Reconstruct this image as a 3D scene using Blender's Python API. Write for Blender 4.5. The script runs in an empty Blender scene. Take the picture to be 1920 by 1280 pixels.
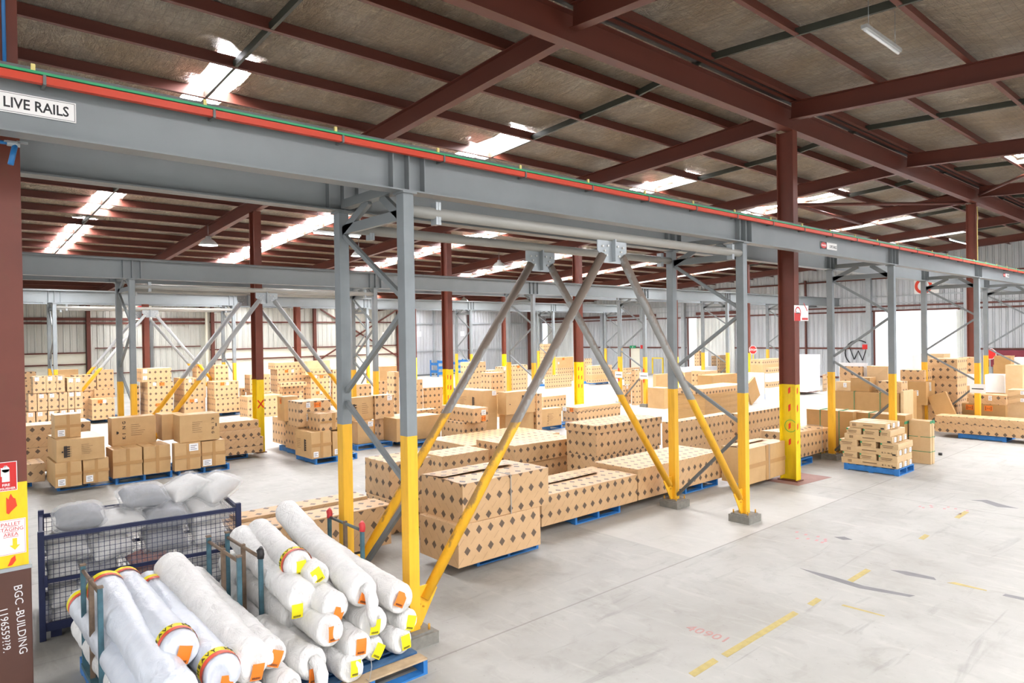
import bpy, bmesh, math, random
from mathutils import Vector, Matrix
R = random.Random(7)
SC = bpy.context.scene
COL = SC.collection
ORD = ['first', 'second', 'third', 'fourth', 'fifth', 'sixth', 'seventh', 'eighth', 'ninth', 'tenth', 'eleventh', 'twelfth',
       'thirteenth', 'fourteenth', 'fifteenth', 'sixteenth', 'seventeenth', 'eighteenth', 'nineteenth', 'twentieth',
       'twenty-first', 'twenty-second', 'twenty-third', 'twenty-fourth', 'twenty-fifth', 'twenty-sixth', 'twenty-seventh', 'twenty-eighth',
       'twenty-ninth', 'thirtieth', 'thirty-first', 'thirty-second', 'thirty-third', 'thirty-fourth']

# ---------------------------------------------------------------- materials
def lin(c):
    return tuple((x / 12.92 if x <= .04045 else ((x + .055) / 1.055) ** 2.4) for x in (v / 255 for v in c)) + (1,)

class NT:
    """small helper around a material's node tree"""
    def __init__(s, name):
        s.m = bpy.data.materials.new(name); s.m.use_nodes = True
        s.t = s.m.node_tree; s.b = s.t.nodes['Principled BSDF']
    def n(s, kind, **kw):
        x = s.t.nodes.new(kind)
        for k, v in kw.items():
            if k == 'ins':
                for a, b in v.items(): x.inputs[a].default_value = b
            else: setattr(x, k, v)
        return x
    def l(s, a, b): s.t.links.new(a, b)
    def obj(s): return s.n('ShaderNodeTexCoord').outputs['Object']
    def uv(s): return s.n('ShaderNodeTexCoord').outputs['UV']
    def math(s, op, a, b=None, c=None, clamp=False):
        x = s.n('ShaderNodeMath', operation=op); x.use_clamp = clamp
        for i, v in enumerate((a, b, c)):
            if v is None: continue
            if isinstance(v, (int, float)): x.inputs[i].default_value = v
            else: s.l(v, x.inputs[i])
        return x.outputs[0]
    def mapping(s, src, scale=(1, 1, 1), loc=(0, 0, 0), rot=(0, 0, 0)):
        x = s.n('ShaderNodeMapping'); x.inputs['Scale'].default_value = scale
        x.inputs['Location'].default_value = loc; x.inputs['Rotation'].default_value = rot
        s.l(src, x.inputs['Vector']); return x.outputs[0]
    def noise(s, src, scale, detail=4, rough=.55, dist=0):
        x = s.n('ShaderNodeTexNoise'); s.l(src, x.inputs['Vector'])
        x.inputs['Scale'].default_value = scale; x.inputs['Detail'].default_value = detail
        x.inputs['Roughness'].default_value = rough; x.inputs['Distortion'].default_value = dist
        return x.outputs['Fac']
    def ramp(s, f, *stops):
        x = s.n('ShaderNodeValToRGB'); s.l(f, x.inputs[0]); e = x.color_ramp.elements
        while len(e) < len(stops): e.new(.5)
        for i, (p, c) in enumerate(stops):
            e[i].position = p; e[i].color = c if len(c) == 4 else tuple(c) + (1,)
        return x.outputs[0]
    def mix(s, f, a, b, blend='MIX'):
        x = s.n('ShaderNodeMix', data_type='RGBA', blend_type=blend)
        if isinstance(f, (int, float)): x.inputs[0].default_value = f
        else: s.l(f, x.inputs[0])
        for i, v in ((6, a), (7, b)):
            if isinstance(v, tuple): x.inputs[i].default_value = v
            else: s.l(v, x.inputs[i])
        return x.outputs[2]
    def col(s, v):
        if isinstance(v, tuple): s.b.inputs['Base Color'].default_value = v
        else: s.l(v, s.b.inputs['Base Color'])
        return s
    def rm(s, r, m=0):
        s.b.inputs['Roughness'].default_value = r; s.b.inputs['Metallic'].default_value = m; return s
    def bump(s, h, strength=.3, dist=.02):
        x = s.n('ShaderNodeBump'); s.l(h, x.inputs['Height']); x.inputs['Strength'].default_value = strength
        x.inputs['Distance'].default_value = dist; s.l(x.outputs[0], s.b.inputs['Normal']); return s
    def sep(s, v):
        x = s.n('ShaderNodeSeparateXYZ'); s.l(v, x.inputs[0]); return x.outputs
    def z(s): return s.sep(s.obj())[2]

W0, B0 = (0, 0, 0, 1), (1, 1, 1, 1)
MAT = {}
def simple(name, rgb, rough=.6, metal=0, vary=.12, scale=3, bump=0):
    k = NT(name); o = k.obj()
    f = k.noise(o, scale, 5, .6)
    c = lin(rgb); d = tuple(v * (1 - vary * 2) for v in c[:3]) + (1,)
    k.col(k.mix(k.math('MULTIPLY', f, 1.0), c, d)); k.rm(rough, metal)
    if bump: k.bump(k.noise(o, scale * 12, 3), bump, .01)
    MAT[name] = k.m; return k.m

def painted(name, top, low, zsplit, rough=.5, wear=0.0, wearcol=(112, 92, 74), wz=2.2):
    k = NT(name); o = k.obj(); z = k.sep(o)[2]
    f = k.math('GREATER_THAN', z, zsplit)
    n = k.noise(o, 2.2, 5, .6); n2 = k.noise(k.mapping(o, (8, 8, 1.2)), 1.5, 4, .6)
    lowc = k.mix(k.ramp(n2, (.45, W0), (.8, B0)), lin(low), tuple(v * .78 for v in lin(low)[:3]) + (1,))
    topc = k.mix(k.ramp(n, (.4, W0), (.75, B0)), lin(top), tuple(v * .82 for v in lin(top)[:3]) + (1,))
    c = k.mix(f, lowc, topc)
    if wear:      # dust and scuffs settled on the upward side
        nz = k.sep(k.n('ShaderNodeNewGeometry').outputs['Normal'])[2]
        w = k.noise(k.mapping(o, (3, 3, 1.3)), 2.1, 6, .7)
        e = k.math('ADD', nz, k.math('MULTIPLY', k.math('SUBTRACT', w, .5), 1.6))
        wf = k.math('MULTIPLY', k.ramp(e, (.05, W0), (.28, B0)), wear)
        c = k.mix(wf, c, lin(wearcol))
    k.col(c); k.rm(rough); k.bump(n2, .05, .01)
    MAT[name] = k.m; return k.m

simple('grey_steel', (130, 135, 136), .45, .1, .1, 2)
simple('dark_grey_steel', (112, 114, 112), .5, .2, .15, 3)
simple('green_black_steel', (70, 72, 62), .5, .1, .2, 4)
simple('galvanised', (178, 184, 186), .4, .4, .15, 6)
simple('red_oxide', (100, 48, 34), .5, .0, .14, 1.5)
simple('bolt_steel', (214, 214, 208), .35, .6, .1, 20)
simple('bolt_yellow', (226, 166, 44), .5, 0, .2, 20)
simple('concrete_plinth', (150, 146, 136), .85, 0, .25, 14, .3)
simple('orange_rail', (206, 58, 18), .45, 0, .08, 2)
simple('green_rail', (48, 160, 104), .45, 0, .08, 2)
simple('cream_insulator', (232, 214, 130), .5, 0, .1, 8)
simple('black_plastic', (34, 32, 32), .5, 0, .1, 8)
simple('blue_pipe', (38, 116, 178), .4, 0, .1, 4)
simple('sign_white', (238, 236, 232), .4, 0, .03, 6)
simple('sign_red', (206, 34, 30), .4, 0, .05, 6)
simple('sign_black', (26, 24, 26), .5, 0, .05, 6)
simple('orange_paint', (236, 66, 30), .5, 0, .1, 6)
simple('green_paint', (96, 190, 70), .5, 0, .1, 6)
simple('yellow_paint', (244, 208, 30), .5, 0, .1, 6)
simple('pink_paint', (196, 144, 142), .7, 0, .1, 6)
simple('chalk_white', (226, 222, 220), .8, 0, .05, 6)
simple('exit_green', (30, 150, 96), .4, 0, .05, 6)
simple('label_white', (240, 240, 240), .5, 0, .03, 6)
simple('label_orange', (240, 128, 34), .5, 0, .05, 6)
simple('label_yellow', (244, 226, 20), .5, 0, .05, 6)
simple('lamp_shade', (206, 208, 206), .35, .5, .1, 6)
simple('cream_wall', (228, 224, 204), .7, 0, .08, 1)
simple('guard_brown', (96, 62, 50), .5, .1, .2, 3)
simple('maroon', (128, 34, 52), .5, 0, .1, 3)
simple('faded_yellow', (198, 178, 110), .7, 0, .25, 9)
simple('skid_grey', (134, 133, 133), .8, 0, .2, 6)
simple('pad_red', (160, 120, 110), .7, 0, .2, 6)
simple('number_red', (184, 138, 130), .7, 0, .1, 9)
simple('pipe_grey', (170, 168, 160), .45, .1, .12, 2)
painted('trestle_paint', (134, 140, 142), (240, 182, 40), 2.16)
painted('brace_paint', (150, 150, 146), (238, 178, 36), 2.16, .5, .75)
painted('brace_clean', (156, 158, 156), (238, 178, 36), 2.16, .5, .12)
painted('column_paint', (112, 54, 38), (236, 202, 16), 2.05, .5, .15, (90, 74, 40))
painted('column_brown', (128, 64, 50), (244, 206, 24), 2.07, .5, .1, (110, 84, 60))

def mat_foil():
    k = NT('foil'); o = k.obj()
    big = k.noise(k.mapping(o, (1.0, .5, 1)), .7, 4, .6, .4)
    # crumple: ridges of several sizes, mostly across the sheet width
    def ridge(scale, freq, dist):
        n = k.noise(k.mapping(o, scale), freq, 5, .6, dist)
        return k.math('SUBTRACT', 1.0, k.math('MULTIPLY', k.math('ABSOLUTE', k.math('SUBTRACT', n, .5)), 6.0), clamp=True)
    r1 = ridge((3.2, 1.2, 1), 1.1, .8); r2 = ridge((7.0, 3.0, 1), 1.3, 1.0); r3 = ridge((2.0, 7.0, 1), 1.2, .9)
    n4 = k.noise(k.mapping(o, (10, 14, 1)), 1.6, 3, .6, .6)
    xyz = k.sep(o)
    gx = k.math('ABSOLUTE', k.math('SUBTRACT', k.math('FRACT', k.math('MULTIPLY', xyz[0], 7.0)), .5))
    gy = k.math('ABSOLUTE', k.math('SUBTRACT', k.math('FRACT', k.math('MULTIPLY', xyz[1], 7.0)), .5))
    grid = k.math('MAXIMUM', k.math('GREATER_THAN', gx, .47), k.math('GREATER_THAN', gy, .47))
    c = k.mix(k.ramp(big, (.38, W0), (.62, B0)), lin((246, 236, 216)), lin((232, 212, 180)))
    c = k.mix(k.math('MULTIPLY', r2, .30), c, lin((140, 112, 84)))  # dark creases here and below: the foil's uneven reflections painted into the colour
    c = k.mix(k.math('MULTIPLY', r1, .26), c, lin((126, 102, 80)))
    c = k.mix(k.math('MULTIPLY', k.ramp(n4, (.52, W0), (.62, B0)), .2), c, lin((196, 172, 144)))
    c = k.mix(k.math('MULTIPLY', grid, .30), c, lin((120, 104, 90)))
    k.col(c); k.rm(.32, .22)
    h = k.math('ADD', k.math('MULTIPLY', r1, .8), k.math('MULTIPLY', r2, .45))
    h = k.math('ADD', h, k.math('MULTIPLY', r3, .5)); h = k.math('ADD', h, k.math('MULTIPLY', n4, .5))
    k.bump(h, 1.0, .22); MAT['foil'] = k.m
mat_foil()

def mat_corrugated(name, rgb, axis=0, pitch=.2, rough=.5):
    k = NT(name); o = k.obj(); s = k.sep(o)[axis]
    fr = k.math('FRACT', k.math('MULTIPLY', s, 1 / pitch))
    d = k.math('ABSOLUTE', k.math('SUBTRACT', fr, .5))
    rib = k.ramp(d, (.30, W0), (.40, B0))
    n = k.noise(k.mapping(o, (1, 1, .12)), 3, 4, .6)
    c = k.mix(k.ramp(n, (.35, W0), (.75, B0)), lin(rgb), tuple(v * .8 for v in lin(rgb)[:3]) + (1,))
    k.col(c); k.rm(rough, .15); k.bump(rib, .9, .05); MAT[name] = k.m
mat_corrugated('corrugated_left', (196, 196, 186), 0, .34)
mat_corrugated('corrugated_grey', (184, 186, 188), 0, .30)
mat_corrugated('corrugated_right', (190, 194, 196), 1, .30)
mat_corrugated('corrugated_white', (232, 236, 230), 1, .30)

def mat_floor():
    k = NT('concrete_floor'); o = k.obj()
    a = k.noise(o, .35, 6, .65, .3); b = k.noise(o, 2.4, 6, .65, .5); c = k.noise(k.mapping(o, (6, 1.4, 1)), 1.1, 6, .6, .8)
    c1 = k.mix(k.ramp(a, (.38, W0), (.66, B0)), lin((170, 168, 161)), lin((152, 149, 141)))
    c2 = k.mix(k.math('MULTIPLY', k.ramp(b, (.5, W0), (.72, B0)), .45), c1, lin((132, 128, 119)))
    c3 = k.mix(k.math('MULTIPLY', k.ramp(c, (.54, W0), (.72, B0)), .4), c2, lin((184, 181, 172)))
    # long scuffs and tyre marks
    s = k.noise(k.mapping(o, (.5, 5, 1), rot=(0, 0, .5)), .9, 5, .6, 1.0)
    c4 = k.mix(k.math('MULTIPLY', k.ramp(s, (.60, W0), (.70, B0)), .35), c3, lin((112, 109, 104)))
    sp = k.noise(o, 14, 3, .7)
    c5 = k.mix(k.math('MULTIPLY', k.ramp(sp, (.66, W0), (.72, B0)), .4), c4, lin((104, 98, 90)))
    # slab joints: sawn lines
    xyz = k.sep(o)
    def joint(v, pos, w=.012):
        return k.math('LESS_THAN', k.math('ABSOLUTE', k.math('SUBTRACT', v, pos)), w)
    j = joint(xyz[1], 5.55)
    for p in (-1.5, 10.9, 17.0, 23.2, 29.4): j = k.math('MAXIMUM', j, joint(xyz[1], p))
    for p in (.6, 13.9, 20.5, 27.1, 33.7): j = k.math('MAXIMUM', j, joint(xyz[0], p))
    pale = k.math('MULTIPLY', k.math('MULTIPLY', k.math('GREATER_THAN', xyz[1], 5.56), k.math('LESS_THAN', xyz[1], 7.75)),
                  k.math('MULTIPLY', k.math('GREATER_THAN', xyz[0], 8.2), k.math('LESS_THAN', xyz[0], 13.0)))
    c5 = k.mix(k.math('MULTIPLY', pale, .45), c5, lin((190, 187, 178)))
    c6 = k.mix(k.math('MULTIPLY', j, .55), c5, lin((112, 106, 98)))
    k.col(c6); k.rm(.55); k.bump(b, .08, .02); MAT['concrete_floor'] = k.m
mat_floor()

def mat_card(name, rgb, dia=True, pu=.2, pv=.24, size=.052):
    k = NT(name); uv = k.uv(); o = k.obj()
    n = k.noise(k.mapping(o, (3, 3, 3)), 1.2, 4, .6)
    c = k.mix(k.ramp(n, (.35, W0), (.8, B0)), lin(rgb), tuple(v * m for v, m in zip(lin(rgb)[:3], (.88, .86, .8))) + (1,))
    if dia:
        xy = k.sep(uv)
        fu = k.math('ABSOLUTE', k.math('SUBTRACT', k.math('FRACT', k.math('DIVIDE', xy[0], pu)), .5))
        fv = k.math('ABSOLUTE', k.math('SUBTRACT', k.math('FRACT', k.math('DIVIDE', xy[1], pv)), .5))
        d = k.math('ADD', k.math('MULTIPLY', fu, pu), k.math('MULTIPLY', fv, pv * .9))
        dm = k.math('LESS_THAN', d, size)
        # diagonal strokes of print between the diamonds
        hu = k.math('SUBTRACT', k.math('FRACT', k.math('ADD', k.math('DIVIDE', xy[0], pu), .5)), .5)
        hv = k.math('SUBTRACT', k.math('FRACT', k.math('ADD', k.math('DIVIDE', xy[1], pv), .5)), .5)
        a = k.math('ABSOLUTE', k.math('SUBTRACT', k.math('MULTIPLY', hu, pu), k.math('MULTIPLY', hv, pv)))
        b = k.math('ABSOLUTE', k.math('ADD', k.math('MULTIPLY', hu, pu), k.math('MULTIPLY', hv, pv)))
        st = k.math('MULTIPLY', k.math('LESS_THAN', a, .007), k.math('LESS_THAN', b, .085))
        hatch = k.math('GREATER_THAN', k.math('FRACT', k.math('MULTIPLY', k.math('SUBTRACT', xy[0], xy[1]), 55)), .18)
        c = k.mix(k.math('MULTIPLY', st, .3), c, lin((120, 90, 60)))
        c = k.mix(k.math('MULTIPLY', dm, k.math('MULTIPLY', k.math('ADD', k.math('MULTIPLY', hatch, .25), .75), .88)), c, lin((52, 44, 42)))
    k.col(c); k.rm(.48); k.bump(k.noise(k.mapping(o, (1, 1, 1)), 2.0, 3, .5), .25, .05)
    MAT[name] = k.m
mat_card('card_diamond', (206, 168, 124))
mat_card('card_diamond_small', (206, 170, 128), True, .2, .24, .05)
mat_card('card_plain', (200, 162, 112), False)
mat_card('card_dark', (180, 140, 88), False)
mat_card('card_pale', (210, 178, 134), False)
simple('card_tape', (188, 144, 90), .35, 0, .1, 6)
simple('card_inside', (170, 134, 96), .8, 0, .1, 6)
simple('card_print', (58, 48, 42), .7, 0, .1, 6)
simple('card_print_soft', (136, 108, 78), .7, 0, .1, 30)
simple('pallet_blue', (52, 134, 210), .6, 0, .3, 7, .2)
simple('pallet_blue_worn', (84, 126, 168), .65, 0, .4, 6, .2)
simple('pallet_wood', (214, 186, 150), .7, 0, .3, 7, .2)
simple('pallet_red', (196, 150, 140), .7, 0, .2, 7)
simple('strap_green', (60, 140, 96), .5, 0, .1, 7)
simple('strap_grey', (180, 178, 172), .5, 0, .1, 7)
simple('wrap_white', (236, 238, 240), .3, 0, .06, 5, .6)
simple('cage_navy', (38, 46, 84), .5, .1, .25, 8, .1)
simple('stillage_steel', (128, 140, 138), .6, .3, .5, 9, .1)
simple('stillage_blue', (92, 138, 152), .55, .1, .45, 7, .1)
simple('stillage_rust', (150, 126, 104), .7, .2, .4, 9, .1)
simple('cap_red', (212, 60, 62), .5, 0, .1, 6)
simple('cushion_grey', (148, 148, 152), .8, 0, .1, 6, .3)
simple('cushion_light', (232, 230, 225), .8, 0, .1, 6, .3)
simple('cushion_red', (150, 66, 48), .8, 0, .1, 6, .3)
simple('print_red', (232, 88, 62), .5, 0, .05, 6)

def mat_bag():
    k = NT('poly_bag'); o = k.obj()
    k.col(lin((248, 249, 250))); k.rm(.12)
    k.b.inputs['Transmission Weight'].default_value = .0
    k.b.inputs['Alpha'].default_value = .24
    n = k.noise(k.mapping(o, (1, 1, 2)), 9, 5, .6, 1.5)
    k.bump(n, .8, .03); MAT['poly_bag'] = k.m
    k = NT('poly_sleeve'); o = k.obj()
    n = k.noise(k.mapping(o, (1, 1, .3)), 8, 5, .6, 1.0)
    k.col(k.mix(n, lin((222, 226, 232)), lin((204, 210, 220)))); k.rm(.3); k.bump(n, .6, .02); MAT['poly_sleeve'] = k.m
    k = NT('woven_wrap'); o = k.obj()
    n = k.noise(k.mapping(o, (1, 1, .5)), 7, 5, .65, 1.2)
    k.col(k.mix(k.ramp(n, (.35, W0), (.8, B0)), lin((240, 238, 234)), lin((222, 220, 216)))); k.rm(.6); k.bump(n, 1.0, .045); MAT['woven_wrap'] = k.m
mat_bag()

def emit(name, rgb, st):
    m = bpy.data.materials.new(name); m.use_nodes = True; t = m.node_tree
    t.nodes.remove(t.nodes['Principled BSDF']); e = t.nodes.new('ShaderNodeEmission')
    e.inputs[0].default_value = lin(rgb); e.inputs[1].default_value = st
    t.links.new(e.outputs[0], t.nodes['Material Output'].inputs[0]); MAT[name] = m
emit('skylight_glow', (250, 250, 255), 66.0)
emit('lamp_glow', (255, 255, 255), 12.0)
emit('tube_glow', (240, 255, 252), 3.0)

# ---------------------------------------------------------------- mesh builder
class MB:
    def __init__(s): s.v = []; s.f = []; s.u = []; s.mi = []; s.cur = 0; s.smooth = []
    def face(s, idx, uvs=None, sm=False):
        s.f.append(tuple(idx)); s.u.append(uvs); s.mi.append(s.cur); s.smooth.append(sm)
    def add(s, pts):
        b = len(s.v); s.v += [tuple(p) for p in pts]; return b
    def box(s, x0, x1, y0, y1, z0, z1, M=None):
        P = [(x, y, z) for z in (z0, z1) for y in (y0, y1) for x in (x0, x1)]
        if M is not None: P = [M @ Vector(p) for p in P]
        b = s.add(P)
        a, d, h = x1 - x0, y1 - y0, z1 - z0
        q = lambda i: [b + k for k in i]
        s.face(q((0, 2, 3, 1)), [(0, 0), (0, d), (a, d), (a, 0)])
        s.face(q((4, 5, 7, 6)), [(0, 0), (a, 0), (a, d), (0, d)])
        s.face(q((0, 1, 5, 4)), [(0, 0), (a, 0), (a, h), (0, h)])
        s.face(q((3, 2, 6, 7)), [(0, 0), (a, 0), (a, h), (0, h)])
        s.face(q((2, 0, 4, 6)), [(0, 0), (d, 0), (d, h), (0, h)])
        s.face(q((1, 3, 7, 5)), [(0, 0), (d, 0), (d, h), (0, h)])
        return s
    def prism(s, prof, a, b, up=(0, 0, 1), cap=True, sm=False):
        """extrude a closed 2-D profile (side, up) from point a to point b"""
        a, b = Vector(a), Vector(b); d = (b - a).normalized(); u = Vector(up)
        r = d.cross(u)
        if r.length < 1e-5: r = d.cross(Vector((1, 0, 0)))
        r.normalize(); u = r.cross(d).normalized()
        n = len(prof)
        i0 = s.add([a + r * p[0] + u * p[1] for p in prof]); i1 = s.add([b + r * p[0] + u * p[1] for p in prof])
        L = (b - a).length; t = 0
        for k in range(n):
            j = (k + 1) % n; w = math.dist(prof[k], prof[j])
            s.face((i0 + k, i0 + j, i1 + j, i1 + k), [(0, t), (0, t + w), (L, t + w), (L, t)], sm); t += w
        if cap:
            s.face([i0 + k for k in reversed(range(n))]); s.face([i1 + k for k in range(n)])
        return s
    def bar(s, a, b, w, h, up=(0, 0, 1)):
        return s.prism([(-w / 2, -h / 2), (w / 2, -h / 2), (w / 2, h / 2), (-w / 2, h / 2)], a, b, up)
    def tube(s, a, b, r, n=14, r2=None, cap=True):
        if r2 is None:
            return s.prism([(r * math.cos(2 * math.pi * k / n), r * math.sin(2 * math.pi * k / n)) for k in range(n)], a, b, sm=True, cap=cap)
        a, b = Vector(a), Vector(b); d = (b - a).normalized(); q = d.orthogonal().normalized(); w = d.cross(q)
        i0 = s.add([a + (q * math.cos(2 * math.pi * k / n) + w * math.sin(2 * math.pi * k / n)) * r for k in range(n)])
        i1 = s.add([b + (q * math.cos(2 * math.pi * k / n) + w * math.sin(2 * math.pi * k / n)) * r2 for k in range(n)])
        for k in range(n): s.face((i0 + k, i0 + (k + 1) % n, i1 + (k + 1) % n, i1 + k), None, True)
        if cap: s.face([i0 + k for k in reversed(range(n))]); s.face([i1 + k for k in range(n)])
        return s
    def ibeam(s, a, b, w, h, tf=.014, tw=.010, up=(0, 0, 1)):
        W, H = w / 2, h / 2; t = tw / 2
        return s.prism([(-W, -H), (W, -H), (W, -H + tf), (t, -H + tf), (t, H - tf), (W, H - tf), (W, H), (-W, H), (-W, H - tf), (-t, H - tf), (-t, -H + tf), (-W, -H + tf)], a, b, up)
    def chan(s, a, b, w, h, t=.012, up=(0, 0, 1)):
        W, H = w, h / 2
        return s.prism([(0, -H), (W, -H), (W, -H + t), (t, -H + t), (t, H - t), (W, H - t), (W, H), (0, H)], a, b, up)
    def sweep(s, pts, radii, n=10, cap=True):
        pts = [Vector(p) for p in pts]; q = None; rings = []
        for i, p in enumerate(pts):
            d = (pts[min(i + 1, len(pts) - 1)] - pts[max(i - 1, 0)]).normalized()
            if q is None: q = d.orthogonal().normalized()
            q = (q - d * q.dot(d)).normalized(); w = d.cross(q)
            r = radii[i] if isinstance(radii, (list, tuple)) else radii
            rings.append(s.add([p + (q * math.cos(2 * math.pi * k / n) + w * math.sin(2 * math.pi * k / n)) * r for k in range(n)]))
        for a, b in zip(rings, rings[1:]):
            for k in range(n): s.face((a + k, a + (k + 1) % n, b + (k + 1) % n, b + k), None, True)
        if cap: s.face([rings[0] + k for k in reversed(range(n))]); s.face([rings[-1] + k for k in range(n)])
        return s
    def mat(s, i): s.cur = i; return s
    def build(s, name, mats, parent=None, loc=None, bevel=0):
        me = bpy.data.meshes.new(name); me.from_pydata(s.v, [], s.f)
        if not isinstance(mats, (list, tuple)): mats = [mats]
        for m in mats: me.materials.append(MAT[m])
        ul = me.uv_layers.new(name='UVMap'); k = 0
        for p, uv, mi, sm in zip(me.polygons, s.u, s.mi, s.smooth):
            p.material_index = mi; p.use_smooth = sm
            for c in range(p.loop_total):
                if uv: ul.data[p.loop_start + c].uv = uv[c]
        me.update()
        o = bpy.data.objects.new(name, me); COL.objects.link(o)
        if parent: o.parent = parent
        if loc: o.location = loc
        if bevel:
            b = o.modifiers.new('bevel', 'BEVEL'); b.width = bevel; b.segments = 2; b.limit_method = 'ANGLE'
        return o

def tag(o, label=None, cat=None, group=None, kind=None):
    if label: o['label'] = label
    if cat: o['category'] = cat
    if group: o['group'] = group
    if kind: o['kind'] = kind
    return o
def thing(name, label, cat, loc=(0, 0, 0), rz=0, group=None):
    o = bpy.data.objects.new(name, None); COL.objects.link(o); o.location = loc; o.rotation_euler = (0, 0, rz)
    o.empty_display_size = .1
    return tag(o, label, cat, group)
def struct(o): o['kind'] = 'structure'; return o
def copy_tree(o, parent=None):
    c = o.copy(); COL.objects.link(c); c.parent = parent
    for ch in list(o.children): copy_tree(ch, c)
    return c
def text(name, s, size, M, mat, parent=None, depth=.0015, align='LEFT', bold=False, xs=1.0):
    """lettering as real raised mesh; M maps local (x right, y up, z out) to the parent's space"""
    cu = bpy.data.curves.new(name, 'FONT'); cu.body = s; cu.size = size; cu.extrude = depth; cu.align_x = align; cu.resolution_u = 2
    if bold: cu.offset = size * .018
    to = bpy.data.objects.new(name, cu); COL.objects.link(to)
    dg = bpy.context.evaluated_depsgraph_get(); me = bpy.data.meshes.new_from_object(to.evaluated_get(dg))
    bpy.data.objects.remove(to)
    me.transform(M @ Matrix.Diagonal((xs, 1, 1, 1))); me.materials.clear(); me.materials.append(MAT[mat])
    o = bpy.data.objects.new(name, me); COL.objects.link(o); o.parent = parent
    return o
def frame(origin, xdir, ydir):
    x = Vector(xdir).normalized(); y = Vector(ydir); y = (y - x * y.dot(x)).normalized(); z = x.cross(y)
    M = Matrix.Identity(4)
    for i in range(3): M[i][0] = x[i]; M[i][1] = y[i]; M[i][2] = z[i]; M[i][3] = origin[i]
    return M
# ---------------------------------------------------------------- camera, world
CAMH = 3.1834
def add_camera():
    yaw, pitch, roll, f = .84992, -.0089, -.01522, 1273.435
    cy, sy, cp, sp = math.cos(yaw), math.sin(yaw), math.cos(pitch), math.sin(pitch)
    fw = Vector((cp * cy, cp * sy, sp)); r = Vector((sy, -cy, 0)); u = r.cross(fw)
    cr, sr = math.cos(roll), math.sin(roll); r, u = r * cr + u * sr, -r * sr + u * cr
    M = Matrix.Identity(4)
    for i in range(3): M[i][0] = r[i]; M[i][1] = u[i]; M[i][2] = -fw[i]
    M[2][3] = CAMH
    cam = bpy.data.cameras.new('camera'); cam.sensor_width = 36; cam.lens = f * 36 / 1920; cam.clip_start = .05; cam.clip_end = 300
    o = bpy.data.objects.new('camera', cam); COL.objects.link(o); o.matrix_world = M; SC.camera = o
add_camera()
w = bpy.data.worlds.new('overcast'); SC.world = w; w.use_nodes = True
bg = w.node_tree.nodes['Background']; bg.inputs[0].default_value = (.93, .96, 1, 1); bg.inputs[1].default_value = 1.35
SC.view_settings.view_transform = 'Standard'; SC.view_settings.look = 'None'; SC.view_settings.gamma = 1
SC.view_settings.exposure = .42

# ---------------------------------------------------------------- layout numbers (metres; X along the crane runways, Y across)
X0, BAY = 3.777, 6.6
LINES = [(5.95, 0.0), (18.221, .087), (30.492, .112)]      # near face of the front posts, offset along X
DY = 1.405
RX = [.65 + BAY * i for i in range(-1, 7)]                  # roof frames
RIDGE = 6.9
def zr(y):                                                  # underside of the rafters
    return 7.48 - .057 * (y - 6.8) if y >= RIDGE else 7.60 - .06 * (6.8 - y)
YW, XW = 46.5, 44.3
XMIN, YMIN = -7.5, -8.0

# ---------------------------------------------------------------- floor
fl = MB().box(XMIN - 6, XW + .2, YMIN - 6, YW + .2, -.2, 0); o = struct(fl.build('floor', 'concrete_floor'))

# ---------------------------------------------------------------- roof
PF = [8.28 + 1.49 * k for k in range(-1, 26)]               # purlins on the far slope
PN = [6.62 - 1.5 * k for k in range(0, 10)]                 # purlins on the near slope
def roof_z(y, off): return zr(y) + off
SKY = []                                                    # (x0, x1, y0, y1)
for b, (xa, xb) in enumerate([(3.72, 4.40), (9.98, 10.72), (16.62, 17.36), (23.2, 23.95), (29.8, 30.55), (36.4, 37.15)]):
    for k in range(len(PF) - 1):
        y0, y1 = PF[k], PF[k + 1]
        if b == 0 and (3 <= k <= 4 or 9 <= k <= 10 or 12 <= k <= 17): SKY.append((xa, xb, y0, y1))
        elif b == 1 and (3 <= k <= 4 or 8 <= k <= 16): SKY.append((xa, xb, y0, y1))
        elif b == 2 and (3 <= k <= 5 or 8 <= k <= 17): SKY.append((xa, xb, y0, y1))
        elif b > 2 and (2 <= k <= 7 or 10 <= k <= 18): SKY.append((xa, xb, y0, y1))
        if k >= 20 and k % 3 and b != 0: SKY.append((xa, xb, y0, y1))  # unseen strips over the far bays, added to brighten the far wall
NEARSKY = [(x, x + .9, PN[k + 1], PN[k]) for x in (23.2, 29.8, 36.4) for k in (1, 2, 3, 4)] + [(x, x + 1.1, PN[k + 1], PN[k]) for x in (-3.1, 3.5, 10.1, 16.7) for k in (5, 6, 7)]  # second set, above the camera, is unseen and added to light the near side
SKY += NEARSKY
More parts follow.
